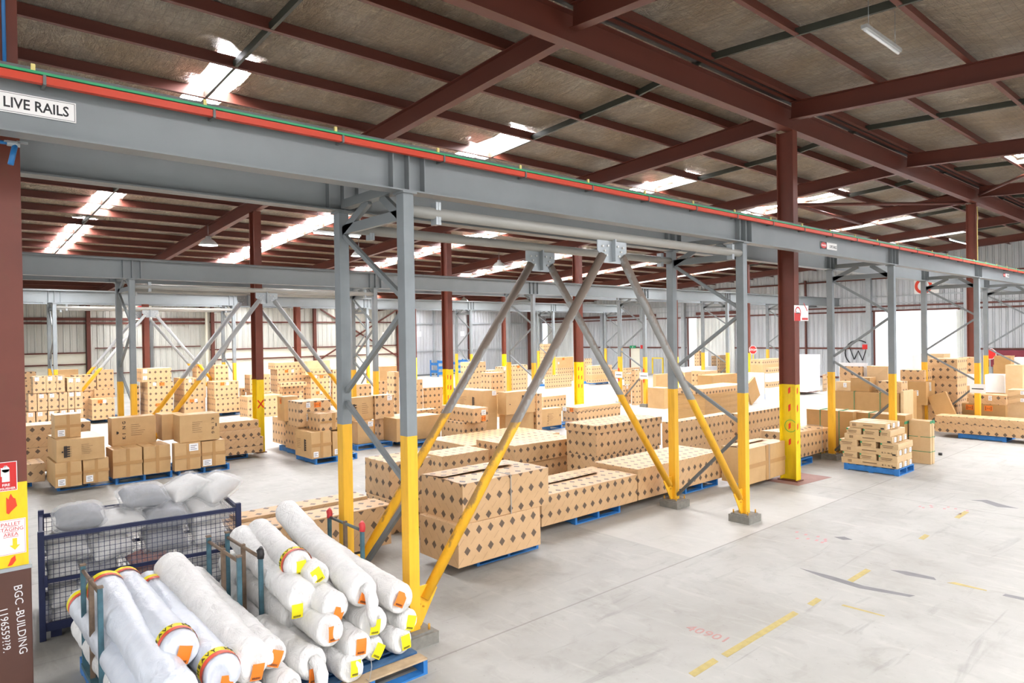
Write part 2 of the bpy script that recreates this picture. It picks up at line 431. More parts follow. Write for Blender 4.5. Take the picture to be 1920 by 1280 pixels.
def foil_sheet():
    m = MB()
    xs = sorted({XMIN, XW} | {v for s_ in SKY for v in s_[:2]} | set(x for x in RX) | {x + BAY / 2 for x in RX[:-1]})
    ys = sorted(set(PF) | set(PN) | {RIDGE, YW, YMIN})
    def sub(a):                                               # finer strips so the sheet can sag between supports
        out = []
        for p, q in zip(a, a[1:]):
            n = max(1, int((q - p) / .26)); out += [p + (q - p) * k / n for k in range(n)]
        return out + [a[-1]]
    xs2, ys2 = sub(xs), sub(ys)
    rn = random.Random(3); idx = {}
    pur = sorted(set(PF) | set(PN) | {RIDGE})
    for j, y in enumerate(ys2):
        dist = min(abs(y - p) for p in pur)
        for i, x in enumerate(xs2):
            sag = -.065 * math.sin(min(1, dist / .72) * math.pi / 2) * (.7 + .5 * rn.random()) + rn.uniform(-.012, .012) * (dist > .01)
            idx[i, j] = m.add([(x, y, roof_z(y, .575) + sag)])
    for j in range(len(ys2) - 1):
        for i in range(len(xs2) - 1):
            cx, cy = (xs2[i] + xs2[i + 1]) / 2, (ys2[j] + ys2[j + 1]) / 2
            if any(s_[0] < cx < s_[1] and s_[2] < cy < s_[3] for s_ in SKY): continue
            m.face((idx[i, j], idx[i, j + 1], idx[i + 1, j + 1], idx[i + 1, j]), None, True)
    # outer metal skin above the foil keeps the sky out and gives the roof a thickness
    for (ya, yb) in ((RIDGE, YW), (YMIN, RIDGE)):
        edges = sorted({XMIN, XW} | {v for s_ in SKY for v in s_[:2]})
        yy = sorted({ya, yb} | {v for s_ in SKY for v in s_[2:] if ya < v < yb})
        for p, q in zip(yy, yy[1:]):
            for a, b in zip(edges, edges[1:]):
                if any(s_[0] < (a + b) / 2 < s_[1] and s_[2] < (p + q) / 2 < s_[3] for s_ in SKY): continue
                e = 1e-4 if q > RIDGE + 1 else -1e-4
                i0 = m.add([(a, p, roof_z(p + e, .70)), (b, p, roof_z(p + e, .70)), (b, q, roof_z(q - 1e-4, .70)), (a, q, roof_z(q - 1e-4, .70))])
                m.face((i0, i0 + 1, i0 + 2, i0 + 3))
    return m
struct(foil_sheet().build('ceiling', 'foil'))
for n, (a, b, p, q) in enumerate(SKY):
    zz = lambda y: roof_z(y, .62)
    e = .03
    if q < 0 and False: continue
    m = MB(); i0 = m.add([(a, p + e, zz(p + e)), (b, p + e, zz(p + e)), (b, q - e, zz(q - e)), (a, q - e, zz(q - e)),
                           (a, p + e, zz(p + e) + .03), (b, p + e, zz(p + e) + .03), (b, q - e, zz(q - e) + .03), (a, q - e, zz(q - e) + .03)])
    for f_ in ((0, 3, 2, 1), (4, 5, 6, 7), (0, 1, 5, 4), (2, 3, 7, 6), (1, 2, 6, 5), (3, 0, 4, 7)): m.face([i0 + k for k in f_])
    struct(m.build('window_%d' % (n + 1), 'skylight_glow'))

def place(side, k): return 'ridge purlin' if k == 0 else '%s purlin' % ORD[k]
for k, y in enumerate(PF):
    zb = zr(y) + .36
    m = MB(); m.cur = 0
    # Z-section purlin: web, bottom lip and top flange
    m.prism([(-.005, 0), (.075, 0), (.075, .018), (.005, .012), (.005, .188), (.005, .2), (-.07, .2), (-.07, .186), (-.005, .188)], (XMIN, y, zb), (XW, y, zb))
    tag(m.build('roof_purlin', 'red_oxide'), 'dark red roof purlin on the far slope, %s from the ridge beam' % ORD[k], 'purlin', 'purlins of the far roof slope')
for k, y in enumerate(PN):
    zb = zr(y) + .36
    m = MB().prism([(-.005, 0), (.075, 0), (.075, .018), (.005, .012), (.005, .2), (-.07, .2), (-.07, .186), (-.005, .188)], (XMIN, y, zb), (XW, y, zb))
    tag(m.build('roof_purlin', 'red_oxide'), 'dark red roof purlin on the near slope at right, %s from the ridge beam' % ORD[k], 'purlin', 'purlins of the near roof slope')
for i, x in enumerate([r + BAY / 2 for r in RX[:-1]]):
    for side, P in (('far', PF), ('near', PN)):
        for k, (ya, yb) in enumerate(zip(P, P[1:])):
            if k > 17: continue
            lo, hi = min(ya, yb) + .01, max(ya, yb) - .01
            m = MB().chan((x, lo, zr(lo) + .42), (x, hi, zr(hi) + .42), .05, .12, .006)
            tag(m.build('purlin_brace', 'green_black_steel'),
                'grey-green strut after the %s purlin of the %s slope, %s bay from left' % (ORD[k], side, ORD[i]),
                'roof strut', 'struts between the purlins')
bayname = ['beyond the left frame edge', 'at the near left column', 'between the two nearest red columns', 'at the no smoking column',
           'one bay past the no smoking column', 'at the far right red column', 'one bay before the right wall', 'next to the right wall']
for i, x in enumerate(RX):
    for side, ya, yb in (('far', 7.0, YW), ('near', 6.8, YMIN)):
        e = 1e-3 if side == 'far' else -1e-3
        a = (x, ya, zr(ya + e) + .18); b = (x, yb, zr(yb) + .18)
        m = MB().ibeam(a, b, .17, .36)
        tag(m.build('roof_rafter', 'red_oxide'), 'dark red rafter on the %s slope, %s' % (side, bayname[i]), 'rafter', 'roof rafters')
m = MB().ibeam((XMIN, 6.91, 7.65), (XW, 6.91, 7.65), .2, .46)
tag(m.build('ridge_beam', 'red_oxide'), 'long dark red ridge beam running from top centre to the far right wall', 'beam')
m = MB(); m.prism([(-.12, 0), (.12, 0), (.12, .03), (-.12, .03)], (XMIN, 6.80, 7.98), (XW, 6.80, 7.98))
tag(m.build('ridge_lining', 'black_plastic'), 'dark crumpled lining strip in the gap above the ridge beam', 'roof lining')

# wind bracing of the roof beyond the no-smoking column
def rod(name, pts, r, label, cat='roof brace', group='roof wind bracing', mat='red_oxide'):
    m = MB()
    for a, b in zip(pts, pts[1:]): m.tube(a, b, r, 8)
    return tag(m.build(name, mat), label, cat, group)

# ---------------------------------------------------------------- red building columns
def column(x, y, h, label, mat='column_paint', d=.36, wd=.2, group='red building columns'):
    t = thing('steel_column', label, 'column', (x, y, 0), 0, group)
    MB().ibeam((0, 0, .02), (0, 0, h), wd, d, .016, .012, up=(0, 1, 0)).build('shaft', mat, t)
    MB().box(-wd / 2 - .04, wd / 2 + .04, -d / 2 - .04, d / 2 + .04, 0, .022).build('base_plate', 'red_oxide', t)
    return t
KA = 7.0
K1 = column(.52, KA, 7.42, 'red-brown steel column at the left edge with the fire extinguisher sign and a blue pipe', wd=.30)
K2 = column(14.03, KA, 7.42, 'large red column with the no smoking sign, yellow foot and red dashes')
K3 = column(27.1, KA + .03, 7.42, 'slim red column at far right with a cream conduit running down it', wd=.16, d=.3)
names = {('B', 1): 'red column behind the apex of the left V brace, yellow foot with an orange cross',
         ('B', 2): 'red column seen just right of the nearest grey front post, with red dashes on yellow',
         ('B', 3): 'red column behind the centre V brace with yellow foot on open floor',
         ('B', 4): 'red column hidden almost wholly behind the second grey back post',
         ('B', 5): 'red column right of the second front post beside the stop sign',
         ('C', 1): 'red column on the far runway line under the left square wall sign',
         ('C', 2): 'red column on the far runway line, first right of the near left V apex',
         ('C', 3): 'slim red column with a pale yellow foot in front of the grey far wall',
         ('C', 4): 'slim red column half hidden behind a far grey post, yellow foot',
        }
for (ln, i), lab in names.items():
    y = {'B': 19.15, 'C': 31.45}[ln]
    column(.65 + BAY * i, y, zr(y), lab)

# ---------------------------------------------------------------- crane runways
def trestle(line, i, label):
    y0, off = LINES[line]; x = X0 + off + BAY * i
    t = thing('crane_trestle', label, 'crane column', (x, y0, 0), 0, 'lattice columns under the crane runways')
    def post(y):
        MB().box(0, .125, y, y + .14, .14, 4.68).build('post', 'trestle_paint', t, bevel=.006)
        MB().box(-.02, .15, y - .03, y + .17, 4.66, 4.68).build('cap_plate', 'grey_steel', t)
        b = MB().box(-.12, .27, y - .12, y + .26, 0, .12); b.build('plinth', 'concrete_plinth', t)
        p = MB().box(-.09, .22, y - .09, y + .23, .12, .142).build('base_plate', 'concrete_plinth', t)
        for ax in (-.06, .19):
            for ay in (y - .06, y + .2):
                MB().tube((ax, ay, .142), (ax, ay, .20), .012, 8).build('anchor_bolt', 'bolt_yellow', p)
    post(0); post(DY)
    c = .062; F, B = .14, DY
    lac = [((c, B, 4.46), (c, F, 4.46), .05, .11), ((c, B, 4.44), (c, .80, 4.71), .05, .09), ((c, F, 4.44), (c, .52, 4.71), .05, .09),
           ((c, B, 4.40), (c, F, 3.60), .05, .05), ((c, F, 3.45), (c, B, 2.55), .05, .05), ((c, B, 2.42), (c, F, 1.66), .05, .05), ((c, F, 1.45), (c, B, .22), .05, .05)]
    for k, (a, b, w_, h_) in enumerate(lac):
        MB().bar(a, b, w_, h_, (1, 0, 0) if False else (0, 0, 1)).build('strut' if k == 0 else ('knee_brace' if k < 3 else 'lacing_bar'), 'grey_steel' if k < 6 else 'dark_grey_steel', t)
    MB().box(.0, .12, F + .06, B - .06, 4.70, 4.80).build('top_tie', 'grey_steel', t)
    return t
where = ['nearest crane line', 'middle crane line', 'far crane line']
post_lab = {
 (0, 0): 'nearest grey lattice column pair with yellow feet, just left of centre',
 (0, 1): 'second grey lattice pair on the nearest crane line, left of the no smoking column',
 (0, 2): 'third grey lattice pair, nearest line, beside the stack of small flat cartons',
 (0, 3): 'fourth grey lattice pair on the nearest line, in front of the bright doorway',
 (0, 4): 'fifth grey lattice pair on the nearest line, close to the right edge',
 (1, 0): 'lattice pair on the middle crane line behind the plain cartons at left',
 (1, 1): 'lattice pair on the middle crane line seen between the nearest two posts',
 (1, 2): 'lattice pair on the middle line seen through the big centre V brace',
 (1, 3): 'lattice pair on the middle line with small white notices on its yellow feet',
 (1, 4): 'lattice pair on the middle line in front of the white sliding panel',
 (1, 5): 'lattice pair on the middle line left of the no smoking column, by the stop sign',
 (2, 0): 'lattice pair on the far crane line nearest the left column',
 (2, 1): 'lattice pair on the far line in front of the cream wall',
 (2, 2): 'lattice pair on the far line seen left of the nearest front post',
 (2, 3): 'lattice pair on the far line in front of the grey corrugated wall',
 (2, 4): 'lattice pair on the far line by the narrow bright gap in the corner',
 (2, 5): 'slim lattice pair at the far end near the green exit sign'}
for (ln, i), lab in post_lab.items(): trestle(ln, i, lab)

def runway(line, back, xa, xb, label, rails=False):
    y0, off = LINES[line]; y = y0 + .07 + (DY if back else 0)
    t = thing('runway_beam', label, 'crane beam', (0, y, 4.68), 0, 'crane runway beams')
    MB().ibeam((xa, 0, .23), (xb, 0, .23), .19, .46, .016, .01).build('beam', 'grey_steel', t)
    MB().box(xa, xb, -.035, .035, .46, .50).build('crane_rail', 'dark_grey_steel', t)
    for i in range(-2, 8):
        for d in (-.13, .06, .25):
            x = X0 + off + BAY * i + d
            if xa < x < xb: MB().box(x, x + .012, -.09, .09, .018, .442).build('stiffener', 'grey_steel', t)
    return t
EX = 44.0
rb = runway(0, False, XMIN, EX, 'nearest grey crane beam with green and orange conductor rails along its top')
runway(0, True, XMIN, EX, 'grey crane beam directly behind the nearest one, passing behind the no smoking column')
runway(1, False, XMIN, 43.2, 'grey crane beam at the front of the middle crane line')
runway(1, True, XMIN, 43.2, 'grey crane beam at the back of the middle crane line')
runway(2, False, XMIN, 37.3, 'grey crane beam at the front of the far crane line, ending before the right wall')
runway(2, True, XMIN, 37.3, 'grey crane beam at the back of the far crane line')
# conductor rails on the nearest beam
t = thing('conductor_rail', 'orange and green live conductor rail bolted along the top of the nearest crane beam', 'crane power rail', (0, 5.90, 5.05))
MB().box(XMIN, EX, -.03, .02, -.01, .045).build('orange_bar', 'orange_rail', t)
MB().box(XMIN, EX, -.035, .025, .052, .070).build('green_bar', 'green_rail', t)
k = 0; x = -6.3
while x < EX - 1:
    MB().box(x, x + .02, -.04, .10, -.02, .05).build('hanger', 'dark_grey_steel', t)
    MB().box(x - .068, x - .042, -.02, .0, .075, .12).build('insulator', 'cream_insulator', t)
    x += 1.17; k += 1

# V-brace frames
def vbrace(line, i, back, label, wear):
    y0, off = LINES[line]; x = X0 + off + BAY * i; y = y0 + .07 + (DY if back else 0)
    t = thing('v_brace', label, 'brace', (x, y, 0), 0, 'V braces of the crane runways')
    mx = (.125 + BAY) / 2 - .02; pm = 'brace_paint' if wear else 'brace_clean'
    MB().tube((.125, 0, 4.50), (BAY, 0, 4.50), .062, 18).build('top_pipe', 'pipe_grey', t)
    for fx in (.42, BAY - .30):
        fl_ = MB().box(fx, fx + .03, -.05, .05, 4.38, 4.62); fl_.box(fx + .034, fx + .064, -.05, .05, 4.38, 4.62)
        fl_ = fl_.build('pipe_flange', 'galvanised', t)
    g = MB().prism([(-.30, .06), (.30, .06), (.30, -.10), (.22, -.16), (.17, -.26), (-.17, -.26), (-.22, -.16), (-.30, -.10)], (mx, -.006, 4.40), (mx, .006, 4.40))
    g = g.build('gusset', 'galvanised', t)
    MB().box(mx - .012, mx + .012, -.07, .07, 4.16, 4.46).build('rib', 'galvanised', g)
    for sgn in (-1, 1):
        for bx, bz in ((.10, 4.37), (.17, 4.30), (.21, 4.36), (.13, 4.24)):
            MB().tube((mx + sgn * bx, -.03, bz), (mx + sgn * bx, .03, bz), .014, 8).build('bolt', 'bolt_steel', g)
    for sgn, bx in ((-1, .22), (1, BAY - .09)):
        a = Vector((mx + sgn * .20, 0, 4.24)); b = Vector((bx, 0, .42)); d = (b - a).normalized()
        MB().tube(a, b, .058, 18).build('diagonal', pm, t)
        MB().bar(a - d * .16, a + d * .05, .09, .014, (0, 1, 0)).build('end_plate', 'galvanised', t)
        # foot gusset with its bolted tongue
        px = .125 if sgn < 0 else BAY
        q = MB(); sx = 1 if sgn < 0 else -1
        pts = [(px, .145), (px + sx * .05, .145), (px + sx * .26, .50), (px + sx * .16, .56), (px, .56)]
        i0 = q.add([(u, -.008, v) for u, v in pts] + [(u, .008, v) for u, v in pts]); n = 5
        q.face([i0 + k for k in range(n)]); q.face([i0 + n + k for k in reversed(range(n))])
        for k in range(n): q.face((i0 + k, i0 + n + k, i0 + n + (k + 1) % n, i0 + (k + 1) % n))
        q = q.build('foot_gusset', 'trestle_paint', t)
        tg = MB().bar(b - d * .12, b + d * .12, .12, .02, (0, 1, 0)).build('tongue', 'trestle_paint', t)
        for u in (-.03, .07):
            for v in (-.03, .03):
                c_ = b + d * u + Vector((-d.z, 0, d.x)) * v
                MB().tube((c_.x, -.03, c_.z), (c_.x, .03, c_.z), .012, 8).build('bolt', 'bolt_yellow', tg)
    return t
vbrace(0, 0, False, 'large V brace in the plane of the nearest posts, scuffed yellow lower legs', True)
vbrace(0, 0, True, 'large V brace in the plane of the back posts, just behind the nearest V', True)
vbrace(1, 0, False, 'V brace on the middle crane line at left, front plane', False)
vbrace(1, 0, True, 'V brace on the middle crane line at left, back plane', False)
vbrace(2, 0, False, 'small V brace on the far crane line at left, front plane', False)
vbrace(2, 0, True, 'small V brace on the far crane line at left, back plane', False)

# ---------------------------------------------------------------- walls
def wall_panel(m, axis, pos, a0, a1, z0, z1, th=.08):
    if axis == 'x': m.box(pos, pos + th, a0, a1, z0, z1)
    else: m.box(a0, a1, pos, pos + th, z0, z1)
DO = [(12.2, 16.62, 4.28), (29.2, 30.0, 4.36), (45.25, 46.1, 4.3)]
m = MB(); ys = [YMIN] + [v for d in DO for v in d[:2]] + [YW]
for k in range(0, len(ys) - 1):
    top = 8.2
    if k % 2 == 0: wall_panel(m, 'x', XW, ys[k], ys[k + 1], 0, top)
    else: wall_panel(m, 'x', XW, ys[k], ys[k + 1], DO[k // 2][2], top)
struct(m.build('wall_right', 'corrugated_right'))
m = MB(); wall_panel(m, 'y', YW, XMIN - 2, 7.5, 2.55, 6.5); m.cur = 0
wall_panel(m, 'y', YW, 7.5, 14.3, 0, 6.5); wall_panel(m, 'y', YW, 14.3, 28.8, 2.55, 6.5)
m.cur = 1; wall_panel(m, 'y', YW, XMIN - 2, 7.5, 0, 2.55); wall_panel(m, 'y', YW, 14.3, 28.8, 0, 2.55)
m.cur = 2; wall_panel(m, 'y', YW, 28.8, XW + .08, 0, 6.5)
struct(m.build('wall_left', ['corrugated_left', 'cream_wall', 'corrugated_grey']))
# sliding panels beside the openings
for n, (ya, yb, zt_, x_) in enumerate([(26.1, 29.25, 4.25, XW - .10), (41.3, 45.3, 4.25, XW - .10), (11.35, 12.25, 4.25, XW - .10)]):
    d = MB().box(x_, x_ + .06, ya, yb, .03, zt_); struct(d.build('door_%d' % (n + 1), 'corrugated_white'))
TR = [0]
def trim(m, mat):
    TR[0] += 1; return struct(m.build('trim_%d' % TR[0], mat))
for z_, h_, mat, ya, yb in [(2.05, .10, 'red_oxide', YMIN, 12.0), (2.05, .10, 'red_oxide', 16.9, 29.0), (2.05, .1, 'red_oxide', 30.2, 41), (4.33, .10, 'red_oxide', YMIN, 46), (4.60, .10, 'red_oxide', 9, 22), (4.60, .22, 'red_oxide', 26, 29.3),
                            (4.62, .2, 'red_oxide', 33, 45.5), (4.78, .06, 'galvanised', YMIN, 34), (5.2, .06, 'galvanised', YMIN, 34), (6.32, .09, 'red_oxide', YMIN, 34), (.2, .1, 'red_oxide', 16.9, 26)]:
    trim(MB().box(XW - .08, XW, ya, yb, z_ - h_ / 2, z_ + h_ / 2), mat)
for y_ in (30.35, 16.9, 11.7, 34.3, 20.9, 25.6, 38.5):
    g = y_ in (20.9, 25.6)
    trim(MB().box(XW - .30 if not g else XW - .12, XW, y_ - (.14 if not g else .05), y_ + (.14 if not g else .05), 0, 7.3 - .057 * (y_ - 6.8)), 'red_oxide' if g else 'galvanised')
for y_ in (16.66, 12.15, 30.05, 29.2): trim(MB().box(XW - .03, XW, y_ - .05, y_ + .05, 0, 4.3), 'red_oxide')
for z_, h_, mat, xa, xb in [(4.52, .16, 'red_oxide', XMIN, 14.3), (4.28, .12, 'red_oxide', XMIN, 14.3), (2.55, .08, 'red_oxide', XMIN, 7.5), (2.55, .08, 'red_oxide', 14.5, 28.7), (1.88, .08, 'red_oxide', XMIN, 7.5), (1.88, .08, 'red_oxide', 14.6, 28.7), (4.35, .1, 'red_oxide', 14.5, 28.7),
                            (2.8, .06, 'red_oxide', 8, 13.9), (1.28, .06, 'red_oxide', 8, 13.9), (4.25, .08, 'galvanised', 28.8, 42.6), (2.0, .08, 'galvanised', 28.8, 42.6), (.06, .12, 'dark_grey_steel', 28.8, 42.6)]:
    trim(MB().box(xa, xb, YW - .1, YW, z_ - h_ / 2, z_ + h_ / 2), mat)
for x_, mat, wd in ((7.65, 'red_oxide', .2), (14.65, 'red_oxide', .2), (21.75, 'red_oxide', .2), (28.75, 'red_oxide', .2), (35.9, 'red_oxide', .2), (42.9, 'red_oxide', .2), (14.25, 'cream_wall', .12), (32.2, 'galvanised', .14), (11.0, 'dark_grey_steel', .16)):
    trim(MB().box(x_ - wd / 2, x_ + wd / 2, YW - .22, YW, 0, 5.4), mat)
m = MB().bar((22.2, YW - .14, 5.3), (28.6, YW - .14, 1.7), .08, .1); trim(m, 'red_oxide')
m = MB().bar((22.2, YW - .14, 1.7), (28.6, YW - .14, 5.3), .08, .1); trim(m, 'red_oxide')
# ---------------------------------------------------------------- cartons
def solidbox(m, a, b, h, rn, bulge=.006, sag=0, nx=None, lean=(0, 0)):
    """a cardboard box: faces divided so that the panels can bow, edges a little crushed"""
    nx = max(2, min(6, int(a / .35))); ny = max(2, min(6, int(b / .35))); nz = 2 if h < .4 else 3
    def P(u, v, w):
        x, y, z = u * a, v * b, w * h
        bu = 4 * u * (1 - u); bv = 4 * v * (1 - v); bw = 4 * w * (1 - w)
        if u in (0, 1): x += (1 if u else -1) * bulge * bv * bw
        if v in (0, 1): y += (1 if v else -1) * bulge * bu * bw
        if w == 1: z -= (.012 + sag) * bu * bv
        if sag and w > 0: z -= sag * .6 * u * w * 1.0
        x += lean[0] * w; y += lean[1] * w
        return (x, y, z)
    jit = {}
    def put(u, v, w):
        k = (round(u, 4), round(v, 4), round(w, 4))
        if k not in jit:
            x, y, z = P(u, v, w); j = .004
            jit[k] = m.add([(x + rn.uniform(-j, j), y + rn.uniform(-j, j), z + (rn.uniform(-j, j) if w > 0 else 0))])
        return jit[k]
    off = (rn.uniform(0, .2), rn.uniform(0, .2))
    def grid(f, nu, nv, su, sv, flip):
        for i in range(nu):
            for j in range(nv):
                q = [(i, j), (i + 1, j), (i + 1, j + 1), (i, j + 1)]
                if flip: q = q[::-1]
                m.face([put(*f(c[0] / nu, c[1] / nv)) for c in q], [(c[0] / nu * su + off[0], c[1] / nv * sv + off[1]) for c in q])
    grid(lambda s, t: (s, 0, t), nx, nz, a, h, False); grid(lambda s, t: (s, 1, t), nx, nz, a, h, True)
    grid(lambda s, t: (0, s, t), ny, nz, b, h, True); grid(lambda s, t: (1, s, t), ny, nz, b, h, False)
    grid(lambda s, t: (s, t, 1), nx, ny, a, b, False); grid(lambda s, t: (s, t, 0), nx, ny, a, b, True)
    return m
CM = {'d': 'card_diamond', 's': 'card_pale', 'p': 'card_plain', 'k': 'card_dark', 'l': 'card_pale', 'w': 'wrap_white'}
def fr_front(x, z): return frame((x, -.012, z), (1, 0, 0), (0, 0, 1))       # on the face towards -Y
def fr_left(y, z): return frame((-.012, y, z), (0, -1, 0), (0, 0, 1))       # on the face towards -X
def patch(o, name, M, w, h, mat, th=.003):
    m = MB().box(0, w, 0, h, 0, th, M); return m.build(name, mat, o)
def label_on(o, M, w=.13, h=.15, kind='w'):
    p = patch(o, 'label', M, w, h, {'w': 'label_white', 'o': 'label_orange'}[kind])
    p['label'] = {'w': 'white paper label', 'o': 'orange sticker'}[kind]
    ink = MB()
    if kind == 'w':
        for k in range(3): ink.box(.15 * w, (.85 - .2 * (k % 2)) * w, (.2 + .25 * k) * h, (.27 + .25 * k) * h, .003, .004, M)
    else:
        ink.box(.12 * w, .2 * w, .15 * h, .85 * h, .003, .004, M); ink.box(.8 * w, .88 * w, .15 * h, .85 * h, .003, .004, M)
        ink.box(.34 * w, .38 * w, .3 * h, .7 * h, .003, .004, M); ink.box(.6 * w, .64 * w, .3 * h, .7 * h, .003, .004, M); ink.box(.34 * w, .64 * w, .48 * h, .52 * h, .003, .004, M)
    ink.build('print', 'card_print', p)
def fringe(o, M, w, h, mat='card_print'):
    """dark block with a row of hanging tassels, the mark printed on the plain cartons; x runs up the mark"""
    m = MB().box(0, w, h * .45, h, 0, .002, M)
    n = 5
    for k in range(n):
        x = w * (k + .5) / n
        m.box(x - w * .06, x + w * .06, 0, h * .45, 0, .002, M); m.box(x - w * .03, x + w * .03, -h * .18, -h * .1, 0, .002, M)
    return m.build('printed_mark', mat, o)
def small_print(o, M, w, h, rows=6, mat='card_print_soft'):
    m = MB(); rn = random.Random(int(w * 1000))
    for k in range(rows):
        y = h * (k + .5) / rows
        m.box(0, w * rn.uniform(.5, 1), y, y + h * .03, 0, .0015, M)
    return m.build('small_print', mat, o)
FAR = lambda x, y: math.hypot(x, y) > 26
def carton(row):
    key, x, y, z, a, b, h, rot, mat, lab, lb, opt = row
    rn = random.Random(key); far = FAR(x, y); opt = opt.split()
    m = MB()
    lean = (0, 0); sag = 0
    if 'lean' in opt: lean = (.05, .06)
    if 'sag' in opt: sag = .16 if key == 'NF' else .05
    a0, b0 = a - .012, b - .012
    if far and 'sag' not in opt: m.box(0, a0, 0, b0, 0, h); 
    elif 'gap' in opt:
        solidbox(m, a0, b0, h - .03, rn, .01)
        m.box(-.01, a0 + .01, -.01, b0 * .52, h - .03, h - .012); m.box(.2, a0 - .05, b0 * .60, b0 + .02, h - .03, h + .02)
        m.cur = 1; m.box(.05, a0 - .05, b0 * .52, b0 * .60, h - .031, h - .028); m.cur = 0  # dark strip stands in for the shade inside the gap
    else: solidbox(m, a0, b0, h, rn, .008 if mat != 'w' else .02, sag, None, lean)
    if 'lid' in opt: m.box(-.02, a0 + .02, -.02, b0 + .02, h - .16, h + .004)
    if 'flap' in opt:        # two top flaps that do not quite meet, one lifting
        i0 = m.add([(.02, b0 * .475, h + .03), (a0 * .8, b0 * .47, h + .045), (a0 * .98, b0 * .9, h + .0), (.0, b0, h - .002), (0, 0, h + .0), (a0, 0, h + .002), (a0, b0 * .46, h + .010), (0, b0 * .455, h + .014)])
        off = [(0, b0 * .5), (a0 * .8, b0 * .46), (a0, b0 * .9), (0, b0), (0, 0), (a0, 0), (a0, b0 * .44), (0, b0 * .42)]
        m.face([i0 + k for k in (0, 1, 2, 3)], [off[k] for k in (0, 1, 2, 3)]); m.face([i0 + k for k in (4, 5, 6, 7)], [off[k] for k in (4, 5, 6, 7)])
        m.cur = 1; m.box(.02, a0 * .5, b0 * .455, b0 * .475, h - .006, h + .004); m.cur = 0  # dark strip paints in the shade between the two flaps
    cm = CM[mat]
    if key[0] in 'GF' and mat == 'd': cm = 'card_diamond_small'
    o = m.build('carton', [cm, 'card_print'], bevel=.006 if not far else 0)
    o.location = (x, y, z); o.rotation_euler = (0, 0, math.radians(rot))
    if 'lean2' in opt: o.rotation_euler = (math.radians(-24 if key == 'AR' else 0), math.radians(10 if key == 'AR' else -28), 0); 
    side = key[:2] in ('AM', 'AN', 'AO', 'AP', 'AT', 'AU', 'AQ', 'AS', 'AV', 'LA', 'LB')
    front = (lambda u, v: fr_front(u, v)) if not side else (lambda u, v: fr_left(b - u, v))
    W = b if side else a
    pos = {'w': .22, 'o': .5}
    if lb in ('w', 'o', 'wo', 'ow', 'w2', 'wf', 'wl', 'wt', 'oL', 'wc', 'oc', 'wr'):
        s_ = .13 if h > .3 else h * .55
        if lb == 'w': label_on(o, front(.05, .04 if key[0] in 'AW' and key[1] in '1234b' else h - s_ - .03), s_, s_ * 1.05)
        elif lb == 'wf': label_on(o, front(.02, .03), .2, .15)
        elif lb == 'w2': label_on(o, front(W - .27, h - .2), .2, .17)
        elif lb == 'wl': label_on(o, fr_left(b - .1, h - .24), .12, .2)
        elif lb == 'wt': label_on(o, front(W * .62, h - .16), .16, .14)
        elif lb == 'wc': label_on(o, front(W * .55, h * .4), .09, min(.16, h * .5))
        elif lb == 'oL': label_on(o, fr_left(.25, h - .2), .1, .16, 'o')
        elif lb == 'o': label_on(o, front(W * .3, h - s_ - .03), s_ * 1.3, s_, 'o')
        elif lb == 'wo':
            if key in ('AH', 'AG2', 'AA1'):
                if key == 'AA1': label_on(o, front(.28, h - .2), .16, .14); label_on(o, front(.28, h - .38), .15, .15, 'o')
                else: label_on(o, fr_left(b - .1, h - .15), .18, .13); label_on(o, fr_left(b * .45, h - .16), .17, .14, 'o')
            else: label_on(o, front(W * .2, h - .16), .11, .13); label_on(o, front(W * .45, h - .17), .19, .13, 'o')
        elif lb == 'ow': label_on(o, front(W * .25, h - .16), .16, .13, 'o'); label_on(o, front(W * .48, h - .16), .11, .13)
        elif lb == 'oc': label_on(o, front(.12, h - .2), .2, .16, 'o'); label_on(o, front(.60, h - .2), .2, .16, 'o')
        elif lb == 'wr': label_on(o, fr_front(a * .3, .02), .12, .1)
    if lb == 'toplabel':
        p = patch(o, 'label', frame((.05, .10, h - .01), (1, 0, 0), (0, 1, 0)), .5, .22, 'label_white'); p['label'] = 'long white paper label'
        small_print(o, frame((.1, .14, h - .005), (1, 0, 0), (0, 1, 0)), .4, .14, 3)
    if 'tape' in opt and not far:
        t = MB().box(a * .44, a * .56, -.0135, -.010, .0, h, None); t.box(a * .44, a * .56, 0, b0, h - .004, h + .002)
        t.box(0, a * .99, -.0130, -.0105, h * .44, h * .56); t.build('tape', 'card_tape', o)
    if 'logo' in opt or 'logoW' in opt or 'logoR' in opt:
        if 'logoW' in opt: fringe(o, frame((-.013, b * .72, h * .42), (0, 0, -1), (0, 1, 0)), .18, .1)
        else:
            u = .62 if 'logoR' in opt else .27
            fringe(o, frame((a * u, -.013, h * .82 if 'logoR' in opt else h * .20), (0, 0, -1 if 'logoR' in opt else 1), (-1, 0, 0)), h * .52, .11)
            small_print(o, fr_front(a * .50, h * .25), a * .3, h * .5)
            MB().tube((a * .12, -.014, h * .46), (a * .12, -.010, h * .46), .018, 10).build('hand_hole', 'card_print', o)
    if 'logoL' in opt:
        fringe(o, frame((-.013, b * .30, h * .25), (0, 0, 1), (0, 1, 0)), h * .45, .10)
        small_print(o, fr_left(b * .85, h * .3), b * .3, h * .4)
